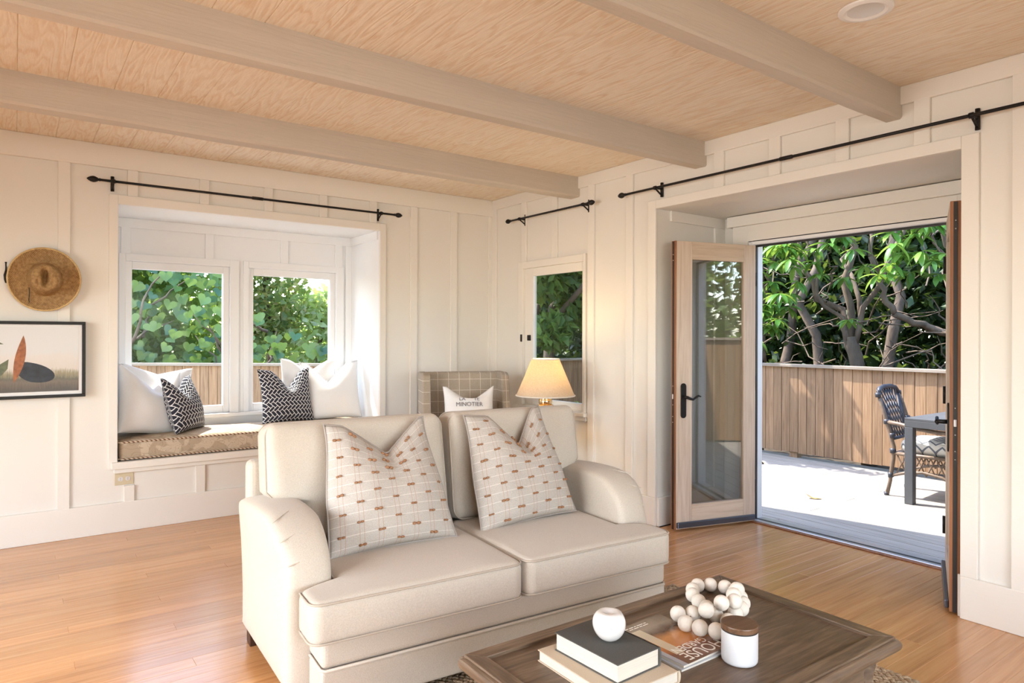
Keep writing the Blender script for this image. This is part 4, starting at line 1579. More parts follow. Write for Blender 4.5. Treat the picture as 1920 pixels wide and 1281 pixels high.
M['straw'] = straw()
M['straw_edge'] = plain('straw_edge_binding', (0.62, 0.43, 0.19), .7, var=.15, vscale=60)
hat = thing('straw_hat', 'wide-brimmed woven straw hat hanging on the wall above the picture', 'hat', (.155, B - .02, 1.700))
nr, na = 40, 72


def hat_h(rho, th):
    # rho 0..1 over the brim; crown out to about .44
    ox_, oz_ = rho * math.cos(th), rho * math.sin(th)
    brim = .012 + .020 * (rho - .55) ** 2 / .2 + .010 * math.cos(2 * th) * rho
    crown = .15 * sstep(.54, .38, rho) + .012 * (1 - (rho / .4) ** 2 if rho < .4 else 0)
    dent = .085 * math.exp(-abs(ox_ / .115) ** 2.6 - abs((oz_ - .02) / .24) ** 2.6)
    side = .016 * math.exp(-((abs(ox_) - .2) / .06) ** 2 - ((oz_ + .12) / .12) ** 2)
    return brim + crown - dent - side


mb = MB()
for i in range(nr + 1):
    for k in range(na):
        rho = i / nr
        th = 2 * PI * k / na
        cs = .93 if rho < .5 else .93 + .07 * sstep(.45, .8, rho)
        mb.v.append((.193 * rho * math.cos(th) * cs, -hat_h(rho, th), .200 * rho * math.sin(th)))
for i in range(nr):
    for k in range(na):
        l = (k + 1) % na
        mb.f.append((i * na + k, i * na + l, (i + 1) * na + l, (i + 1) * na + k))
hb = obj('hat_body', mb, M['straw'], hat, smooth=True)
so = hb.modifiers.new('solid', 'SOLIDIFY')
so.thickness = .003
obj('brim_binding', MB().tube([(.193 * math.cos(2 * PI * k / 72), -hat_h(1, 2 * PI * k / 72), .200 * math.sin(2 * PI * k / 72)) for k in range(72)], .0055, 8, closed=True), M['straw_edge'], hat, smooth=True)
obj('chin_cord', MB().tube([(-.083, -.018, -.015), (-.082, -.024, -.05), (-.080, -.023, -.09), (-.083, -.027, -.135), (-.080, -.03, -.15)], .0028, 6), M['dark'], hat, smooth=True)
hk = thing('wall_hook', 'small black iron hook on the wall left of the straw hat', 'hook', (-.045, B - .002, 1.69))
obj('hook_plate', MB().tube([(0, 0, .085), (0, -.002, .06), (0, -.004, .03), (0, -.004, 0), (0, -.002, -.02)], [.004, .005, .013, .010, .004], 10), M['black'], hk, smooth=True)
obj('hook_arm', MB().tube([(0, -.004, .03), (0, -.03, .045), (0, -.04, .07), (0, -.034, .098), (0, -.03, .108)], [.005, .004, .0035, .004, .006], 8), M['black'], hk, smooth=True)

PX0, PX1, PZ0, PZ1 = -.42, .378, .938, 1.430
pic = thing('framed_print', 'black-framed marsh landscape print hanging below the straw hat', 'picture', (PX1 - .4, B - .019, (PZ0 + PZ1) / 2))
ox, oy, oz = pic.location
fw = .020
for q in ((PX0, PX1, PZ1 - fw, PZ1), (PX0, PX1, PZ0, PZ0 + fw), (PX0, PX0 + fw, PZ0 + fw, PZ1 - fw), (PX1 - fw, PX1, PZ0 + fw, PZ1 - fw)):
    obj('frame_bar', box(q[0] - ox, q[1] - ox, -.042, 0, q[2] - oz, q[3] - oz), M['black'], pic, bevel=.002)
M['mat'] = plain('white_picture_mat', (0.80, 0.79, 0.78), .8)
obj('picture_mat', box(PX0 + fw - ox, PX1 - fw - ox, -.030, -.004, PZ0 + fw - oz, PZ1 - fw - oz), M['mat'], pic)


def print_mat():
    m, nt, b = mk('marsh_print')
    sp = N(nt, 'ShaderNodeSeparateXYZ')
    tc = N(nt, 'ShaderNodeTexCoord')
    nt.links.new(tc.outputs['Object'], sp.inputs[0])
    reeds = noise_n(nt, coords(nt, (60, 1, 6)), 2.5, 4)
    big = noise_n(nt, coords(nt, (7, 1, 11)), 1.0, 3)
    z = math_n(nt, 'ADD', sp.outputs[2], math_n(nt, 'MULTIPLY_ADD', reeds, -.07, .035))
    z = math_n(nt, 'ADD', z, math_n(nt, 'MULTIPLY_ADD', big, -.05, .025))
    f = math_n(nt, 'MULTIPLY_ADD', z, 1 / .42, .5)
    c = ramp(nt, f, [(0.05, (0.06, 0.040, 0.025)), (0.17, (0.15, 0.105, 0.065)), (0.21, (0.10, 0.085, 0.05)), (0.30, (0.30, 0.25, 0.14)),
                     (0.36, (0.62, 0.56, 0.50)), (0.55, (0.66, 0.61, 0.57)), (0.62, (0.64, 0.635, 0.63)), (1.0, (0.66, 0.66, 0.66))])
    nt.links.new(c, b.inputs['Base Color'])
    b.inputs['Roughness'].default_value = .35
    return m


M['print'] = print_mat()
art = obj('print_sheet', box(PX0 + fw + .016 - ox, PX1 - fw - .018 - ox, -.0312, -.030, PZ0 + fw + .022 - oz, PZ1 - fw - .014 - oz), M['print'], pic)
# generic printed motifs: a rust-coloured reed plume and a slate boulder on a bank
M['rust'] = plain('rust_ink', (0.33, 0.11, 0.035), .5, var=.35, vscale=40)
M['slate'] = plain('slate_ink', (0.022, 0.027, 0.037), .5, var=.5, vscale=25)
M['sage'] = plain('sage_ink', (0.13, 0.15, 0.085), .5, var=.3, vscale=30)


def motif(name, pts, m, lift):
    mb = MB()
    mb.add([(x_ - ox, -.0312 - lift, z_ - oz) for x_, z_ in pts], [tuple(range(len(pts)))])
    mb.add([(x_ - ox, -.0310, z_ - oz) for x_, z_ in pts], [tuple(range(len(pts)))[::-1]])
    return obj(name, mb, m, art)


bo_pts = [(.085 + .10 * math.cos(a) * (1.25 if math.cos(a) > 0 else .8), 1.105 + .062 * math.sin(a) - .025 * math.cos(a)) for a in [2 * PI * k / 28 for k in range(28)]]
motif('boulder_motif', bo_pts, M['slate'], .0004)
pl = []
for k in range(13):
    f = k / 12
    pl.append((-.005 + .05 * f - .020 * math.sin(PI * f), 1.04 + .30 * f))
for k in range(13):
    f = 1 - k / 12
    pl.append((-.005 + .05 * f + .034 * math.sin(PI * f) ** .8, 1.04 + .30 * f))
motif('reed_plume_motif', pl, M['rust'], .0008)
motif('leaf_motif', [(-.14, 1.06), (-.10, 1.14), (-.03, 1.19), (-.035, 1.13), (-.08, 1.07)], M['sage'], .0006)
motif('leaf_motif', [(-.20, 1.30), (-.12, 1.325), (-.055, 1.285), (-.11, 1.28)], M['sage'], .0006)

M['almond'] = plain('almond_outlet_plastic', (0.62, 0.53, 0.36), .4)
ol = thing('wall_outlet', 'almond duplex power outlet on the wall below the window seat', 'outlet', (.608, B - .0005, .358))
obj('cover_plate', box(-.057, .057, -.006, 0, -.042, .042), M['almond'], ol, bevel=.003)
for s in (-1, 1):
    r_ = obj('receptacle', MB().prism([(s * .022 + .016 * math.cos(2 * PI * k / 20), max(-.0135, min(.0135, .016 * math.sin(2 * PI * k / 20)))) for k in range(20)], -.0085, -.005, 'y'), M['ceramic'], ol, bevel=.001)
    obj('slot', box(s * .022 - .004, s * .022 + .004, -.0090, -.0084, .004, .006).box(s * .022 - .004, s * .022 + .004, -.0090, -.0084, -.006, -.004), M['dark'], r_)

# recessed ceiling light
cl = thing('recessed_light', 'round white recessed ceiling light between the beams', 'ceiling light', (2.684, 1.322, CE))
M['canwhite'] = plain('white_can_trim', (0.86, 0.85, 0.84), .4)
M['caninner'] = plain('grey_baffle', (0.66, 0.66, 0.66), .3)
obj('trim_ring', MB().lathe([(.066, -.0005), (.066, -.005), (.078, -.010), (.098, -.006), (.100, -.0005)], seg=48), M['canwhite'], cl, smooth=False)
bf = obj('baffle', MB().lathe([(.0665, -.004), (.058, -.0015), (.001, -.001)], seg=48), M['caninner'], cl, smooth=True)
for o in (cl.children[0],):
    bm = bmesh.new()
    bm.from_mesh(o.data)
    bmesh.ops.delete(bm, geom=[f for f in bm.faces if len(f.verts) > 4], context='FACES')
    bm.to_mesh(o.data)
    bm.free()

# ------------------------------------------------------------------ outdoors: ground, deck, fences
struct('ground', box(-30, 40, 5.95, 45, -.6, -.25).box(3.7, 40, -25, 5.95, -.6, -.25), M['soil'])
M['gravel'] = plain('pale_bounce_gravel', (0.52, 0.49, 0.44), .9, var=.12, vscale=40, bmp=.4, bscale=60)
struct('bounce_gravel', box(-3.5, 3.75, 6.06, 7.15, -.25, -.20).box(-3.5, 1.8, 7.15, 8.4, -.25, -.20), M['gravel'])
deck = struct('deck', box(4.485, 7.16, -1.6, 7.7, -.25, -.052).box(3.82, 4.48, 3.42, 7.2, -.25, -.052), M['soil'])
DBW = .140
protoA = {}
x = 4.485
i = 0
while x < 7.15:
    y0, yj, y1 = -1.6, [2.9, 4.6, 3.6, 5.4][i % 4], 7.6
    for a, b_ in ((y0, yj), (yj + .004, y1)):
        L = round(b_ - a, 3)
        if L not in protoA:
            protoA[L] = obj('deck_board', box(0, DBW - .005, 0, L, -.052, -.020), M['deck'], deck, bevel=.003, loc=(x, a, 0))
        else:
            dup(protoA[L], deck, (x, a, 0))
    x += DBW
    i += 1
x = 3.825
while x < 4.38:
    dup(protoA[min(protoA, key=lambda k: abs(k - 3.0))], deck, (x, 3.43, 0))
    x += DBW


def fence(label, p0, p1, z0, z1, post_gap=1.6, lean=0.0):
    p0, p1 = Vector((*p0, 0)), Vector((*p1, 0))
    L = (p1 - p0).length
    ang = math.atan2(p1.y - p0.y, p1.x - p0.x)
    o = thing('board_fence', label, 'fence', (p0.x, p0.y, 0), (0, 0, ang))
    bw_ = .102
    n = int(L / bw_)
    pr = []
    for k in range(n):
        if k < 3:
            q = obj('fence_board', box(0, bw_ - .004, 0, .018, z0 + .004 * k, z1), M['fence'], o, bevel=.002, loc=(k * bw_, 0, 0))
            pr.append(q)
        else:
            dup(pr[random.randrange(3)], o, (k * bw_, random.uniform(-.002, .002), 0))
    obj('cap_rail', box(-.02, L + .02, -.035, .09, z1, z1 + .032), M['fencecap'], o, bevel=.004)
    k = 0.05
    while k < L:
        obj('fence_post', box(k, k + .09, .02, .11, -.25, z1), M['fence'], o)
        k += post_gap
    obj('back_rail', box(0, L, .02, .06, z0 + .12, z0 + .21), M['fence'], o)
    return o


M['fencecap'] = wood('weathered_fence_cap', (0.22, 0.165, 0.12), (0.30, 0.24, 0.18), (0.37, 0.31, 0.25), .8, (1.0, 14, 14), 2.2, .2)
fence('cedar board fence along the far side of the deck', (7.10, 7.6), (7.10, -1.6), .035, 1.005)
fence('weathered board fence seen through the bay windows', (-2.2, 11.45), (3.55, 7.25), .0, .985)
fence('shaded board fence seen through the small window', (3.55, 7.25), (7.08, 7.62), .0, .985)
fence('board fence at the near end of the deck, mirrored in the door', (7.08, -.75), (4.6, -.75), .0, 1.3)

# ------------------------------------------------------------------ outdoor table and rattan chair
M['tablegrey'] = plain('dark_grey_outdoor_paint', (0.075, 0.078, 0.085), .5, var=.1, vscale=6)
ot = thing('patio_table', 'dark grey slatted patio table on the deck', 'patio table', (5.885, 2.575, -.02))
for k in range(9):
    obj('slat', box(.0 + k * .105, .100 + k * .105, -1.75, 0, .685, .705), M['tablegrey'], ot, bevel=.003)
for a in (0, .885):
    obj('table_rail', box(a, a + .06, -1.75, 0, .63, .685), M['tablegrey'], ot, bevel=.003)
for a in (-.06, -1.75):
    obj('table_rail', box(.06, .885, a, a + .06, .63, .685), M['tablegrey'], ot, bevel=.003)
for a in (0.0, .88):
    for b_ in (-.065, -1.75):
        obj('leg', box(a, a + .065, b_, b_ + .065, 0, .63), M['tablegrey'], ot, bevel=.004)

M['cane'] = plain('rattan_cane', (0.17, 0.12, 0.085), .5, var=.3, vscale=25)
M['canewrap'] = plain('black_cane_binding', (0.035, 0.038, 0.05), .45)


def chevron():
    m, nt, b = mk('grey_chevron_outdoor_fabric')
    tc = N(nt, 'ShaderNodeTexCoord')
    sp = N(nt, 'ShaderNodeSeparateXYZ')
    nt.links.new(tc.outputs['Object'], sp.inputs[0])
    zig = math_n(nt, 'PINGPONG', math_n(nt, 'MULTIPLY', sp.outputs[1], 1.0), .05)
    v = math_n(nt, 'FRACT', math_n(nt, 'MULTIPLY', math_n(nt, 'ADD', math_n(nt, 'ADD', sp.outputs[0], sp.outputs[2]), zig), 14.0))
    c = mixc(nt, math_n(nt, 'LESS_THAN', v, .28), (0.66, 0.62, 0.54), (0.13, 0.14, 0.16))
    nt.links.new(c, b.inputs['Base Color'])
    b.inputs['Roughness'].default_value = .85
    return m


M['chevron'] = chevron()
rc = thing('rattan_chair', 'brown rattan armchair with black bindings pulled up to the patio table', 'chair', (6.33, 2.52, -.02), (0, 0, math.radians(4)))
# local: faces -y, width along x
for s in (-1, 1):
    X = s * .225
    obj('back_post', MB().tube([(X, .30, 0), (X, .275, .12), (X, .25, .32), (X, .245, .42), (X * 1.02, .29, .60), (X * 1.02, .345, .78), (X * .95, .375, .87)], [.017, .016, .018, .017, .017, .016, .016], 10), M['cane'], rc, smooth=True)
    obj('front_leg', MB().tube([(X * 1.05, -.24, 0), (X * 1.05, -.23, .2), (X * 1.05, -.22, .40), (X * 1.12, -.225, .52), (X * 1.12, -.23, .58)], .016, 10), M['cane'], rc, smooth=True)
    obj('armrest', MB().tube([(X * 1.02, .30, .635), (X * 1.10, .20, .625), (X * 1.16, .05, .60), (X * 1.18, -.10, .585), (X * 1.16, -.21, .585), (X * 1.13, -.245, .575)], .017, 10), M['cane'], rc, smooth=True)
    obj('seat_rail', MB().tube([(X, .25, .37), (X * 1.05, -.24, .37)], .015, 10), M['cane'], rc, smooth=True)
    obj('lower_rail', MB().tube([(X, .275, .17), (X, .15, .215), (X, .02, .235), (X, -.12, .215), (X * 1.05, -.235, .16)], .013, 8), M['cane'], rc, smooth=True)
    for k in range(6):
        ya, yb = .22 - k * .075, .22 - (k + 1) * .075
        obj('lattice_cane', MB().tube([(X, ya, .365), (X, yb, .205)], .006, 6), M['cane'], rc, smooth=True)
        obj('lattice_cane', MB().tube([(X, yb, .365), (X, ya, .205)], .006, 6), M['cane'], rc, smooth=True)
    for (yy, zz, rr) in ((.30, .635, .027), (.25, .39, .025), (.268, .18, .022), (.372, .86, .024), (.30, .01, .021), (.258, .52, .022)):
        obj('binding', MB().tube([(X, yy, zz - .02), (X, yy + .004, zz + .02)], rr, 10), M['canewrap'], rc, smooth=True)
obj('top_rail', MB().tube([(-.225 * .95, .375, .865), (-.17, .385, .91), (-.08, .39, .925), (.08, .39, .925), (.17, .385, .91), (.225 * .95, .375, .865)], .021, 10), M['canewrap'], rc, smooth=True)
obj('cross_rail', MB().tube([(-.225, .262, .49), (.225, .262, .49)], .015, 8), M['canewrap'], rc, smooth=True)
obj('cross_rail', MB().tube([(-.235, -.24, .37), (.235, -.24, .37)], .015, 8), M['cane'], rc, smooth=True)
obj('cross_rail', MB().tube([(-.225, .25, .37), (.225, .25, .37)], .015, 8), M['cane'], rc, smooth=True)
obj('cross_rail', MB().tube([(-.235, -.238, .17), (0, -.238, .24), (.235, -.238, .17)], .013, 8), M['cane'], rc, smooth=True)
for k in range(-4, 5):
    for s in (-1, 1):
        x0 = k * .055
        x1 = max(-.215, min(.215, x0 + s * .16))
        x0 = max(-.215, min(.215, x0 - s * .03))
        obj('back_cane', MB().tube([(x0, .264, .49), ((x0 + x1) / 2, .325, .70), (x1, .387, .905)], .0062, 6), M['canewrap'], rc, smooth=True)
obj('seat_deck', box(-.21, .21, -.23, .24, .365, .378), M['canewrap'], rc)
cc = thing('seat_cushion', 'grey chevron seat cushion on the rattan chair', 'cushion', (6.33, 2.50, .36), (0, 0, math.radians(4)))
mb, lp = cushion(lambda b: -.215, lambda b: .215, -.25, .225, .11, lambda a, b, c: (a, b, .058 + c), crown=.02, r=.05, cr=.05, wob=.008)
obj('cushion_cover', mb, M['chevron'], cc, smooth=True)

# ------------------------------------------------------------------ planting
M['leaf_bright'] = leafmat('glossy_green_leaf', (0.05, 0.15, 0.03), (0.10, 0.25, 0.05), (0.24, 0.40, 0.08), .35, .28)
M['leaf_heart'] = leafmat('blue_green_heart_leaf', (0.030, 0.095, 0.055), (0.05, 0.14, 0.06), (0.10, 0.20, 0.05), .16, .3)
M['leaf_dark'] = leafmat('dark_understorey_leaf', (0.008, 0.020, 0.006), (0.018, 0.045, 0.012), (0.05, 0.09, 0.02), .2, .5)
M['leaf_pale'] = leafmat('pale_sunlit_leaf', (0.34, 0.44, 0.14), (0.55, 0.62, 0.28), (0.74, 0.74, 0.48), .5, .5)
M['leaf_mid'] = leafmat('mid_green_leaf', (0.05, 0.11, 0.025), (0.11, 0.20, 0.04), (0.22, 0.32, 0.07), .4, .5)
M['leaf_amber'] = leafmat('amber_green_leaf', (0.08, 0.14, 0.05), (0.22, 0.26, 0.08), (0.60, 0.42, 0.18), .45, .5)


def long_leaf(L=.17, w=.028):
    mb = MB()
    n = 5
    v = []
    for k in range(n + 1):
        f = k / n
        ww = w * math.sin(PI * min(.98, f * .92 + .06)) ** .8 if k < n else 0.0005
        z_ = -.10 * L * f * f * 3
        v += [(-ww, L * f, z_ + ww * .35), (0, L * f, z_), (ww, L * f, z_ + ww * .35)]
    fs = []
    for k in range(n):
        a = k * 3
        fs += [(a, a + 1, a + 4, a + 3), (a + 1, a + 2, a + 5, a + 4)]
    return mb.add(v, fs)


def heart_leaf(s=.08):
    pts = []
    for k in range(16):
        t_ = 2 * PI * k / 16
        pts.append((s * 1.0 * math.sin(t_) ** 3, s * .95 * (.8125 * math.cos(t_) - .3125 * math.cos(2 * t_) - .125 * math.cos(3 * t_) - .0625 * math.cos(4 * t_))))
    mb = MB()
    v = [(0, -.1 * s, -.0)] + [(a, b_, .22 * abs(a) + .10 * b_ * b_ / s) for a, b_ in pts]
    return mb.add(v, [(0, 1 + k, 1 + (k + 1) % 16) for k in range(16)])


def leaf_cloud(name, parent, m, centers, n, size, elong=1.6, droop=0.0, seed=0):
    """one joined foliage mesh: small folded leaves scattered through ellipsoids (stuff)"""
    rng = np.random.default_rng(seed + 100)
    per = np.array([c[3] * c[4] * c[5] for c in centers]) ** (2 / 3)
    cnt = np.maximum(1, (n * per / per.sum()).astype(int))
    P_ = []
    for (cx_, cy_, cz_, rx, ry, rz), k in zip(centers, cnt):
        d = rng.normal(size=(k, 3))
        d /= np.linalg.norm(d, axis=1)[:, None]
        r = rng.random(k) ** .45
        P_.append(np.array([cx_, cy_, cz_]) + d * r[:, None] * np.array([rx, ry, rz]))
    P_ = np.concatenate(P_)
    k = len(P_)
    a = rng.normal(size=(k, 3))
    a[:, 2] -= droop
    a /= np.linalg.norm(a, axis=1)[:, None]
    up_ = rng.normal(size=(k, 3)) * .75 + np.array([-.2, .3, .9])
    b = np.cross(a, up_)
    b /= np.linalg.norm(b, axis=1)[:, None]
    c = np.cross(b, a)
    s = size * (.6 + .8 * rng.random(k))[:, None]
    V = np.empty((k, 4, 3))
    V[:, 0] = P_ - a * s * elong * .5
    V[:, 1] = P_ + b * s * .45 + c * s * .12
    V[:, 2] = P_ + a * s * elong * .5
    V[:, 3] = P_ - b * s * .45 + c * s * .12
    me = bpy.data.meshes.new(name)
    me.vertices.add(k * 4)
    me.vertices.foreach_set('co', V.reshape(-1))
    idx = np.arange(k * 4).reshape(k, 4)
    tri = np.stack([idx[:, [0, 1, 2]], idx[:, [0, 2, 3]]], 1).reshape(-1)
    me.loops.add(len(tri))
    me.loops.foreach_set('vertex_index', tri)
    me.polygons.add(k * 2)
    me.polygons.foreach_set('loop_start', np.arange(0, k * 6, 3))
    me.polygons.foreach_set('loop_total', np.full(k * 2, 3))
    me.update(calc_edges=True)
    me.materials.append(m)
    o = bpy.data.objects.new(name, me)
    link(o, parent)
    o['kind'] = 'stuff'
    return o


def wiggle(p0, p1, n=7, amp=.08, seed=0):
    rng = random.Random(seed)
    p0, p1 = Vector(p0), Vector(p1)
    L = (p1 - p0).length
    out = []
    for k in range(n + 1):
        f = k / n
        j = amp * L * math.sin(PI * f) if 0 < k < n else 0
        out.append(p0.lerp(p1, f) + Vector((rng.uniform(-1, 1), rng.uniform(-1, 1), rng.uniform(-.6, .6))) * j)
    return out


leaf_proto = {}


def add_leaf(parent, kind, loc, direction, up, scale):
    """one leaf object whose long axis follows direction"""
    d = Vector(direction).normalized()
    z_ = Vector(up)
    x_ = d.cross(z_)
    if x_.length < 1e-4:
        x_ = d.cross(Vector((1, 0, .2)))
    x_.normalize()
    z_ = x_.cross(d)
    e = Matrix((x_, d, z_)).transposed().to_euler()
    if kind not in leaf_proto:
        mb = long_leaf() if kind == 'long' else heart_leaf()
        q = obj('leaf', mb, M['leaf_bright'] if kind == 'long' else M['leaf_heart'], parent, smooth=True, loc=loc)
        leaf_proto[kind] = q
    else:
        q = dup(leaf_proto[kind], parent, loc)
    q.rotation_euler = e
    q.scale = (scale, scale, scale)
    return q


def whorl(parent, c, n, scale, rng, base):
    c = Vector(c) - Vector(base)
    ph = rng.uniform(0, 6)
    for k in range(n):
        a = ph + 2 * PI * k / n + rng.uniform(-.25, .25)
        el = rng.uniform(-.75, .15)
        d = Vector((math.cos(a) * math.cos(el), math.sin(a) * math.cos(el), math.sin(el)))
        add_leaf(parent, 'long', c + d * .015, d, (rng.uniform(-.2, .2), rng.uniform(-.2, .2), 1), scale * rng.uniform(.75, 1.15))


def tree(label, base, stems, whorls=(), cloud=None, cat='tree', name='garden_tree', seed=0, wl=9, wscale=1.15):
    o = thing(name, label, cat, base)
    B0 = Vector(base)
    rng = random.Random(seed)
    for k, (p0, p1, r0_, r1_, amp) in enumerate(stems):
        pts = wiggle(Vector(p0) - B0, Vector(p1) - B0, 9, amp, seed * 31 + k)
        rs = [.62 * (r0_ + (r1_ - r0_) * i / 9) for i in range(10)]
        obj('trunk' if k == 0 else 'branch', MB().tube(pts, rs, 9), M['bark'], o, smooth=True)
    for w_ in whorls:
        whorl(o, w_, wl, wscale, rng, base)
    if cloud:
        for (m, cs, n, size, el) in cloud:
            leaf_cloud('foliage', o, m, [(c[0] - B0.x, c[1] - B0.y, c[2] - B0.z, *c[3:]) for c in cs], n, size, el, .4, seed)
    return o


G = -.25


def spray(seed, n, xs, ys, zs):
    q = random.Random(seed)
    return [(q.uniform(*xs), q.uniform(*ys), q.uniform(*zs)) for _ in range(n)]


# trees beyond the deck fence, seen through the open doors
rng = random.Random(3)
tree('many-stemmed glossy-leaved tree beyond the deck fence, in the middle of the doorway', (8.55, 4.15, G),
     [((8.55, 4.15, G), (8.4, 4.3, 1.35), .15, .11, .03), ((8.4, 4.3, 1.25), (8.2, 5.2, 3.2), .075, .035, .07), ((8.4, 4.3, 1.3), (8.3, 4.35, 3.4), .08, .04, .05),
      ((8.42, 4.28, 1.2), (8.7, 3.7, 3.4), .06, .03, .08), ((8.4, 4.3, 1.1), (8.0, 4.7, 2.6), .05, .02, .10), ((8.5, 4.2, .9), (8.9, 4.7, 3.0), .06, .03, .08),
      ((8.2, 4.45, 2.0), (7.75, 4.2, 2.55), .022, .01, .12), ((8.2, 4.9, 2.5), (7.8, 5.1, 2.5), .02, .01, .12), ((8.35, 4.35, 2.4), (7.7, 4.05, 2.9), .02, .01, .1)],
     [(7.75, 4.25, 2.45), (7.8, 4.45, 2.25), (7.7, 4.05, 2.75), (7.9, 4.55, 2.72), (7.8, 4.75, 2.5), (7.95, 4.15, 2.05), (7.85, 4.3, 2.9), (7.7, 4.6, 2.02), (7.95, 4.1, 1.55), (7.9, 4.25, 2.62), (7.75, 3.95, 2.35)] + spray(3, 18, (7.6, 8.05), (3.85, 4.8), (2.05, 3.0)), None, seed=5)
tree('leafy tree beyond the deck fence, nearest the left glass door', (8.4, 5.6, G),
     [((8.4, 5.6, G), (8.3, 5.5, 1.5), .11, .08, .03), ((8.3, 5.5, 1.4), (7.9, 5.2, 2.9), .05, .02, .07), ((8.3, 5.5, 1.3), (8.1, 5.0, 2.9), .05, .025, .08),
      ((8.3, 5.5, 1.2), (8.6, 6.2, 3.2), .05, .03, .06), ((8.25, 5.4, 1.0), (7.8, 5.15, 1.9), .03, .012, .1)],
     [(7.7, 5.05, 1.75), (7.75, 5.2, 2.0), (7.8, 4.95, 2.3), (7.85, 5.05, 2.05), (7.7, 5.15, 2.35), (7.8, 5.3, 2.6), (7.9, 5.0, 2.72), (7.75, 5.1, 1.48), (7.85, 5.25, 1.3), (7.7, 4.9, 2.5), (7.8, 5.2, 2.2)] + spray(4, 20, (7.55, 8.0), (4.75, 5.35), (1.2, 2.9)), None, seed=6)
tree('tree with one long bent limb beyond the deck fence, nearest the right glass door', (8.95, 3.2, G),
     [((8.95, 3.2, G), (8.9, 3.3, 1.6), .19, .14, .02), ((8.9, 3.3, 1.35), (8.3, 3.75, 1.62), .075, .06, .06), ((8.3, 3.75, 1.62), (8.15, 3.95, 2.3), .058, .045, .06),
      ((8.15, 3.95, 2.3), (8.4, 4.1, 3.3), .04, .02, .05), ((8.9, 3.25, 1.5), (8.3, 3.25, 3.2), .07, .03, .05), ((8.9, 3.25, 1.5), (8.6, 2.9, 3.4), .07, .03, .05), ((8.5, 3.25, 2.5), (7.8, 3.3, 2.5), .022, .01, .1)],
     [(7.8, 3.45, 2.25), (7.75, 3.3, 2.45), (7.85, 3.55, 2.6), (7.8, 3.35, 2.05), (7.7, 3.2, 2.25), (7.9, 3.6, 2.85), (7.8, 3.3, 2.75), (7.75, 3.7, 2.78), (7.8, 3.1, 2.55), (7.9, 3.85, 2.95)] + spray(5, 20, (7.55, 8.0), (3.0, 3.6), (2.0, 3.0)), None, seed=7)
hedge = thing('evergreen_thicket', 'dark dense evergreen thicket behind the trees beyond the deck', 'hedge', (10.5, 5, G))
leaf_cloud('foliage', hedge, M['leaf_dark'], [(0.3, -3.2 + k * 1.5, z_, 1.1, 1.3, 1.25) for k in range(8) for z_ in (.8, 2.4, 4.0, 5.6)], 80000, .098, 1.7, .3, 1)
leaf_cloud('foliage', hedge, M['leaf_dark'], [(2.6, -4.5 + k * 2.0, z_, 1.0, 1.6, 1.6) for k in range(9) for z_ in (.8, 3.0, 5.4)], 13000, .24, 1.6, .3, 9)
for k in range(9):
    yk = -3.6 + k * 1.0
    obj('trunk', MB().tube(wiggle((-.9 + .2 * (k % 3), yk, 0), (-.8 + .3 * (k % 2), yk + rng.uniform(-.8, .8), 4.2), 8, .05, 50 + k), [.09 - .006 * i for i in range(9)], 8), M['bark'], hedge, smooth=True)
tw = MB()
for k in range(130):
    y_, z_ = rng.uniform(-3.0, 3.2), rng.uniform(.7, 2.6)
    a, el = rng.uniform(0, 2 * PI), rng.uniform(-.5, 1.3)
    L = rng.uniform(.4, 1.3)
    p = Vector((rng.uniform(-2.3, -1.2), y_, z_))
    tw.tube(wiggle(p, p + Vector((math.cos(a) * .5, math.sin(a), math.sin(el))) * L, 5, .12, 200 + k), [.011, .010, .009, .007, .005, .003], 5, cap=False)
q = obj('bare_twigs', tw, M['bark'], hedge, smooth=True, weld=False)
q['kind'] = 'stuff'
# the bough over the deck that dapples the fence; its tree is the one seen through the small window
wh = []
rng = random.Random(12)
for k in range(34):
    wh.append((rng.uniform(6.15, 6.95), rng.uniform(4.75, 6.5), rng.uniform(2.2, 3.3)))
tree('broad glossy-leaved tree beyond the shaded fence, seen through the small window', (7.1, 8.55, G),
     [((7.1, 8.55, G), (6.95, 8.5, 1.5), .17, .14, .03), ((6.95, 8.5, 1.4), (6.6, 6.0, 3.2), .09, .03, .05), ((6.95, 8.5, 1.3), (7.4, 8.4, 3.6), .09, .05, .06),
      ((6.95, 8.5, 1.2), (6.4, 8.7, 3.4), .08, .04, .06), ((6.75, 7.2, 2.4), (6.5, 5.2, 2.6), .04, .012, .06), ((6.7, 6.8, 2.7), (6.9, 5.0, 3.0), .03, .01, .06)],
     wh[:31], [(M['leaf_mid'], [(6.9, 8.1, 2.7, .9, .7, .5), (6.3, 8.0, 2.2, .6, .4, .35), (7.3, 8.0, 1.9, .5, .4, .4), (6.6, 7.95, 1.4, .35, .3, .3)], 3600, .11, 1.9), (M['leaf_bright'], [(6.45, 6.3, 2.9, .45, .5, .4), (6.2, 6.0, 3.1, .4, .5, .3)], 420, .15, 2.4)], seed=8, wl=9, wscale=1.25)
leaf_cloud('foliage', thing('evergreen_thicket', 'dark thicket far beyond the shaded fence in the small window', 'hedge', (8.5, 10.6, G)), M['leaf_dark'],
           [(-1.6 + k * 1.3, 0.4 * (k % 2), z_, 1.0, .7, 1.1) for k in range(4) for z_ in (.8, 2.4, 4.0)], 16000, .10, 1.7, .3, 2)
fern = thing('strap_leaf_plant', 'arching strap-leaved plant below the small window', 'plant', (4.75, 5.05, -.02))
rng = random.Random(21)
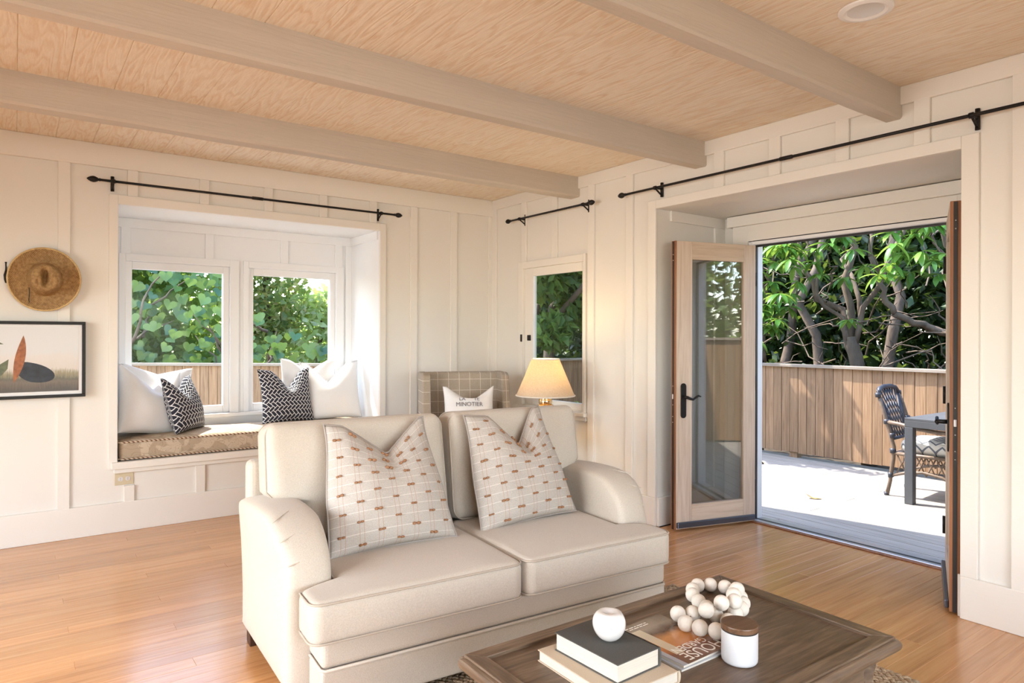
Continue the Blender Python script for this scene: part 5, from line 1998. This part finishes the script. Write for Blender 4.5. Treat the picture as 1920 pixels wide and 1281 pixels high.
for k in range(34):
    a = rng.uniform(0, 2 * PI)
    h = rng.uniform(.65, 1.05)
    r = rng.uniform(.25, .55)
    mb = MB()
    v = []
    n = 8
    px, py = -math.sin(a), math.cos(a)
    for i in range(n + 1):
        f = i / n
        w = .016 * math.sin(PI * min(.97, .1 + f * .88))
        c_ = Vector((math.cos(a) * r * f ** 1.6, math.sin(a) * r * f ** 1.6, h * (f - .35 * f ** 3.2)))
        v += [c_ + Vector((px, py, 0)) * w, c_ - Vector((px, py, 0)) * w]
    mb.add(v, [(2 * i, 2 * i + 1, 2 * i + 3, 2 * i + 2) for i in range(n)])
    obj('leaf', mb, M['leaf_bright'], fern, smooth=True)

# planting behind the back fence, seen through the bay windows
vine = thing('heart_leaf_shrub', 'big heart-leaved green shrub filling the left bay window', 'shrub', (1.6, 9.9, G))
rng = random.Random(31)
VB = Vector((1.6, 9.9, G))


def fence_back_y(x_):
    return 11.45 + (x_ + 2.2) * (7.25 - 11.45) / 5.75


for k in range(270):
    for _ in range(30):
        x_ = rng.uniform(.7, 3.3)
        y_ = fence_back_y(x_) + rng.uniform(.25, 1.5)
        z_ = rng.uniform(.95, 2.75)
        if x_ > 2.25 and z_ > 1.75 - .55 * (x_ - 2.25):
            continue
        break
    d = Vector((rng.uniform(-.5, .5), rng.uniform(-.35, .35), -1 + rng.uniform(0, .6)))
    nrm = Vector((rng.uniform(-.5, .3), -1, rng.uniform(.0, .8)))
    lf = add_leaf(vine, 'heart', Vector((x_, y_, z_)) - VB, -d, nrm, rng.uniform(.75, 1.2))
for k in range(16):
    x_ = rng.uniform(.8, 3.0)
    p = Vector((x_, fence_back_y(x_) + rng.uniform(.4, 1.4), rng.uniform(.2, 1.6)))
    e = p + Vector((rng.uniform(-.9, .9), rng.uniform(-.3, .3), rng.uniform(.2, 1.1)))
    obj('branch', MB().tube(wiggle(p - VB, e - VB, 7, .08, 300 + k), [.022, .02, .018, .016, .013, .01, .008, .005], 7), M['bark'], vine, smooth=True)
leaf_cloud('foliage', vine, M['leaf_mid'], [(-.6, 1.1, 1.5, .8, .6, .9), (.2, .9, 1.6, .8, .6, 1.0), (.4, .7, .9, .9, .5, .6), (.1, 1.0, 2.7, .9, .5, .5), (-.7, 1.2, 2.6, .8, .5, .6)], 5200, .10, 1.3, .3, 3)
bs = thing('yellow_green_bush', 'pale sunlit yellow-green bush in the right bay window', 'bush', (4.6, 12.6, G))
leaf_cloud('foliage', bs, M['leaf_pale'], [(0, 0, 1.0, 1.3, .9, 1.2), (.8, .3, 1.9, 1.1, .8, .8), (-.5, .2, 1.9, .8, .7, .7), (1.4, .4, 1.2, 1.0, .8, 1.2), (.2, .1, 2.2, .7, .6, .35)], 5200, .085, 2.2, .2, 4)
obj('trunk', MB().tube(wiggle((0, 0, 0), (.2, .1, 2.0), 6, .05, 71), .05, 8), M['bark'], bs, smooth=True)
tr2 = thing('amber_leaf_tree', 'tall tree with amber-tinged leaves at the left of the right bay window', 'tree', (3.75, 12.6, G))
leaf_cloud('foliage', tr2, M['leaf_amber'], [(0, 0, 2.4, .75, .7, .9), (-.5, .2, 3.2, .9, .7, .9), (.1, .2, 3.6, .6, .6, .7), (-.3, 0, 1.7, .8, .6, .6)], 3600, .085, 1.5, .2, 5)
obj('trunk', MB().tube(wiggle((0, 0, 0), (0, .1, 4.0), 8, .03, 72), [.10 - .009 * i for i in range(9)], 8), M['bark'], tr2, smooth=True)
obj('branch', MB().tube(wiggle((0, .1, 2.6), (1.3, .3, 4.0), 6, .06, 73), [.03 - .004 * i for i in range(7)], 6), M['bark'], tr2, smooth=True)
tk = thing('evergreen_thicket', 'mixed green thicket far behind the heart-leaved shrub', 'hedge', (1.0, 13.8, G))
leaf_cloud('foliage', tk, M['leaf_mid'], [(-3.6 + k * 1.25, .3 * (k % 2), z_, 1.0, .7, 1.1) for k in range(5) for z_ in (.8, 2.4, 4.0)], 15000, .12, 1.6, .3, 6)
tk = thing('evergreen_thicket', 'distant grey-green trees on the skyline of the right bay window', 'hedge', (7.5, 19.5, G))
leaf_cloud('foliage', tk, M['leaf_mid'], [(-3 + k * 1.4, .3 * (k % 2), z_, 1.2, .9, 1.2) for k in range(6) for z_ in (.4, 1.0)], 5000, .14, 1.6, .3, 7)
ss = thing('garden_hedge', 'loose green hedge beyond the near deck fence, mirrored in the door glass', 'hedge', (6.2, -2.1, G))
leaf_cloud('foliage', ss, M['leaf_mid'], [(-1.8 + k * .9, 0, z_, .8, .6, .9) for k in range(6) for z_ in (.8, 2.0, 3.1)], 9000, .10, 1.6, .3, 8)

M['leaf_dry'] = plain('dry_leaf', (0.30, 0.20, 0.07), .7, var=.3, vscale=60)
for lab, lx, ly, rz_ in (('dry brown leaf lying alone in the middle of the sunny deck', 5.47, 3.05, .6), ('yellowed leaf lying on the deck close to the far fence', 6.55, 4.32, 2.0)):
    o = thing('fallen_leaf', lab, 'leaf', (lx, ly, -.0195), (0, 0, rz_), 'fallen leaves on the deck')
    mb = long_leaf(.13, .026)
    mb.v = [(a, b_, abs(c) * 1.2 + .001) for a, b_, c in mb.v]
    obj('leaf_blade', mb, M['leaf_dry'], o, smooth=True)
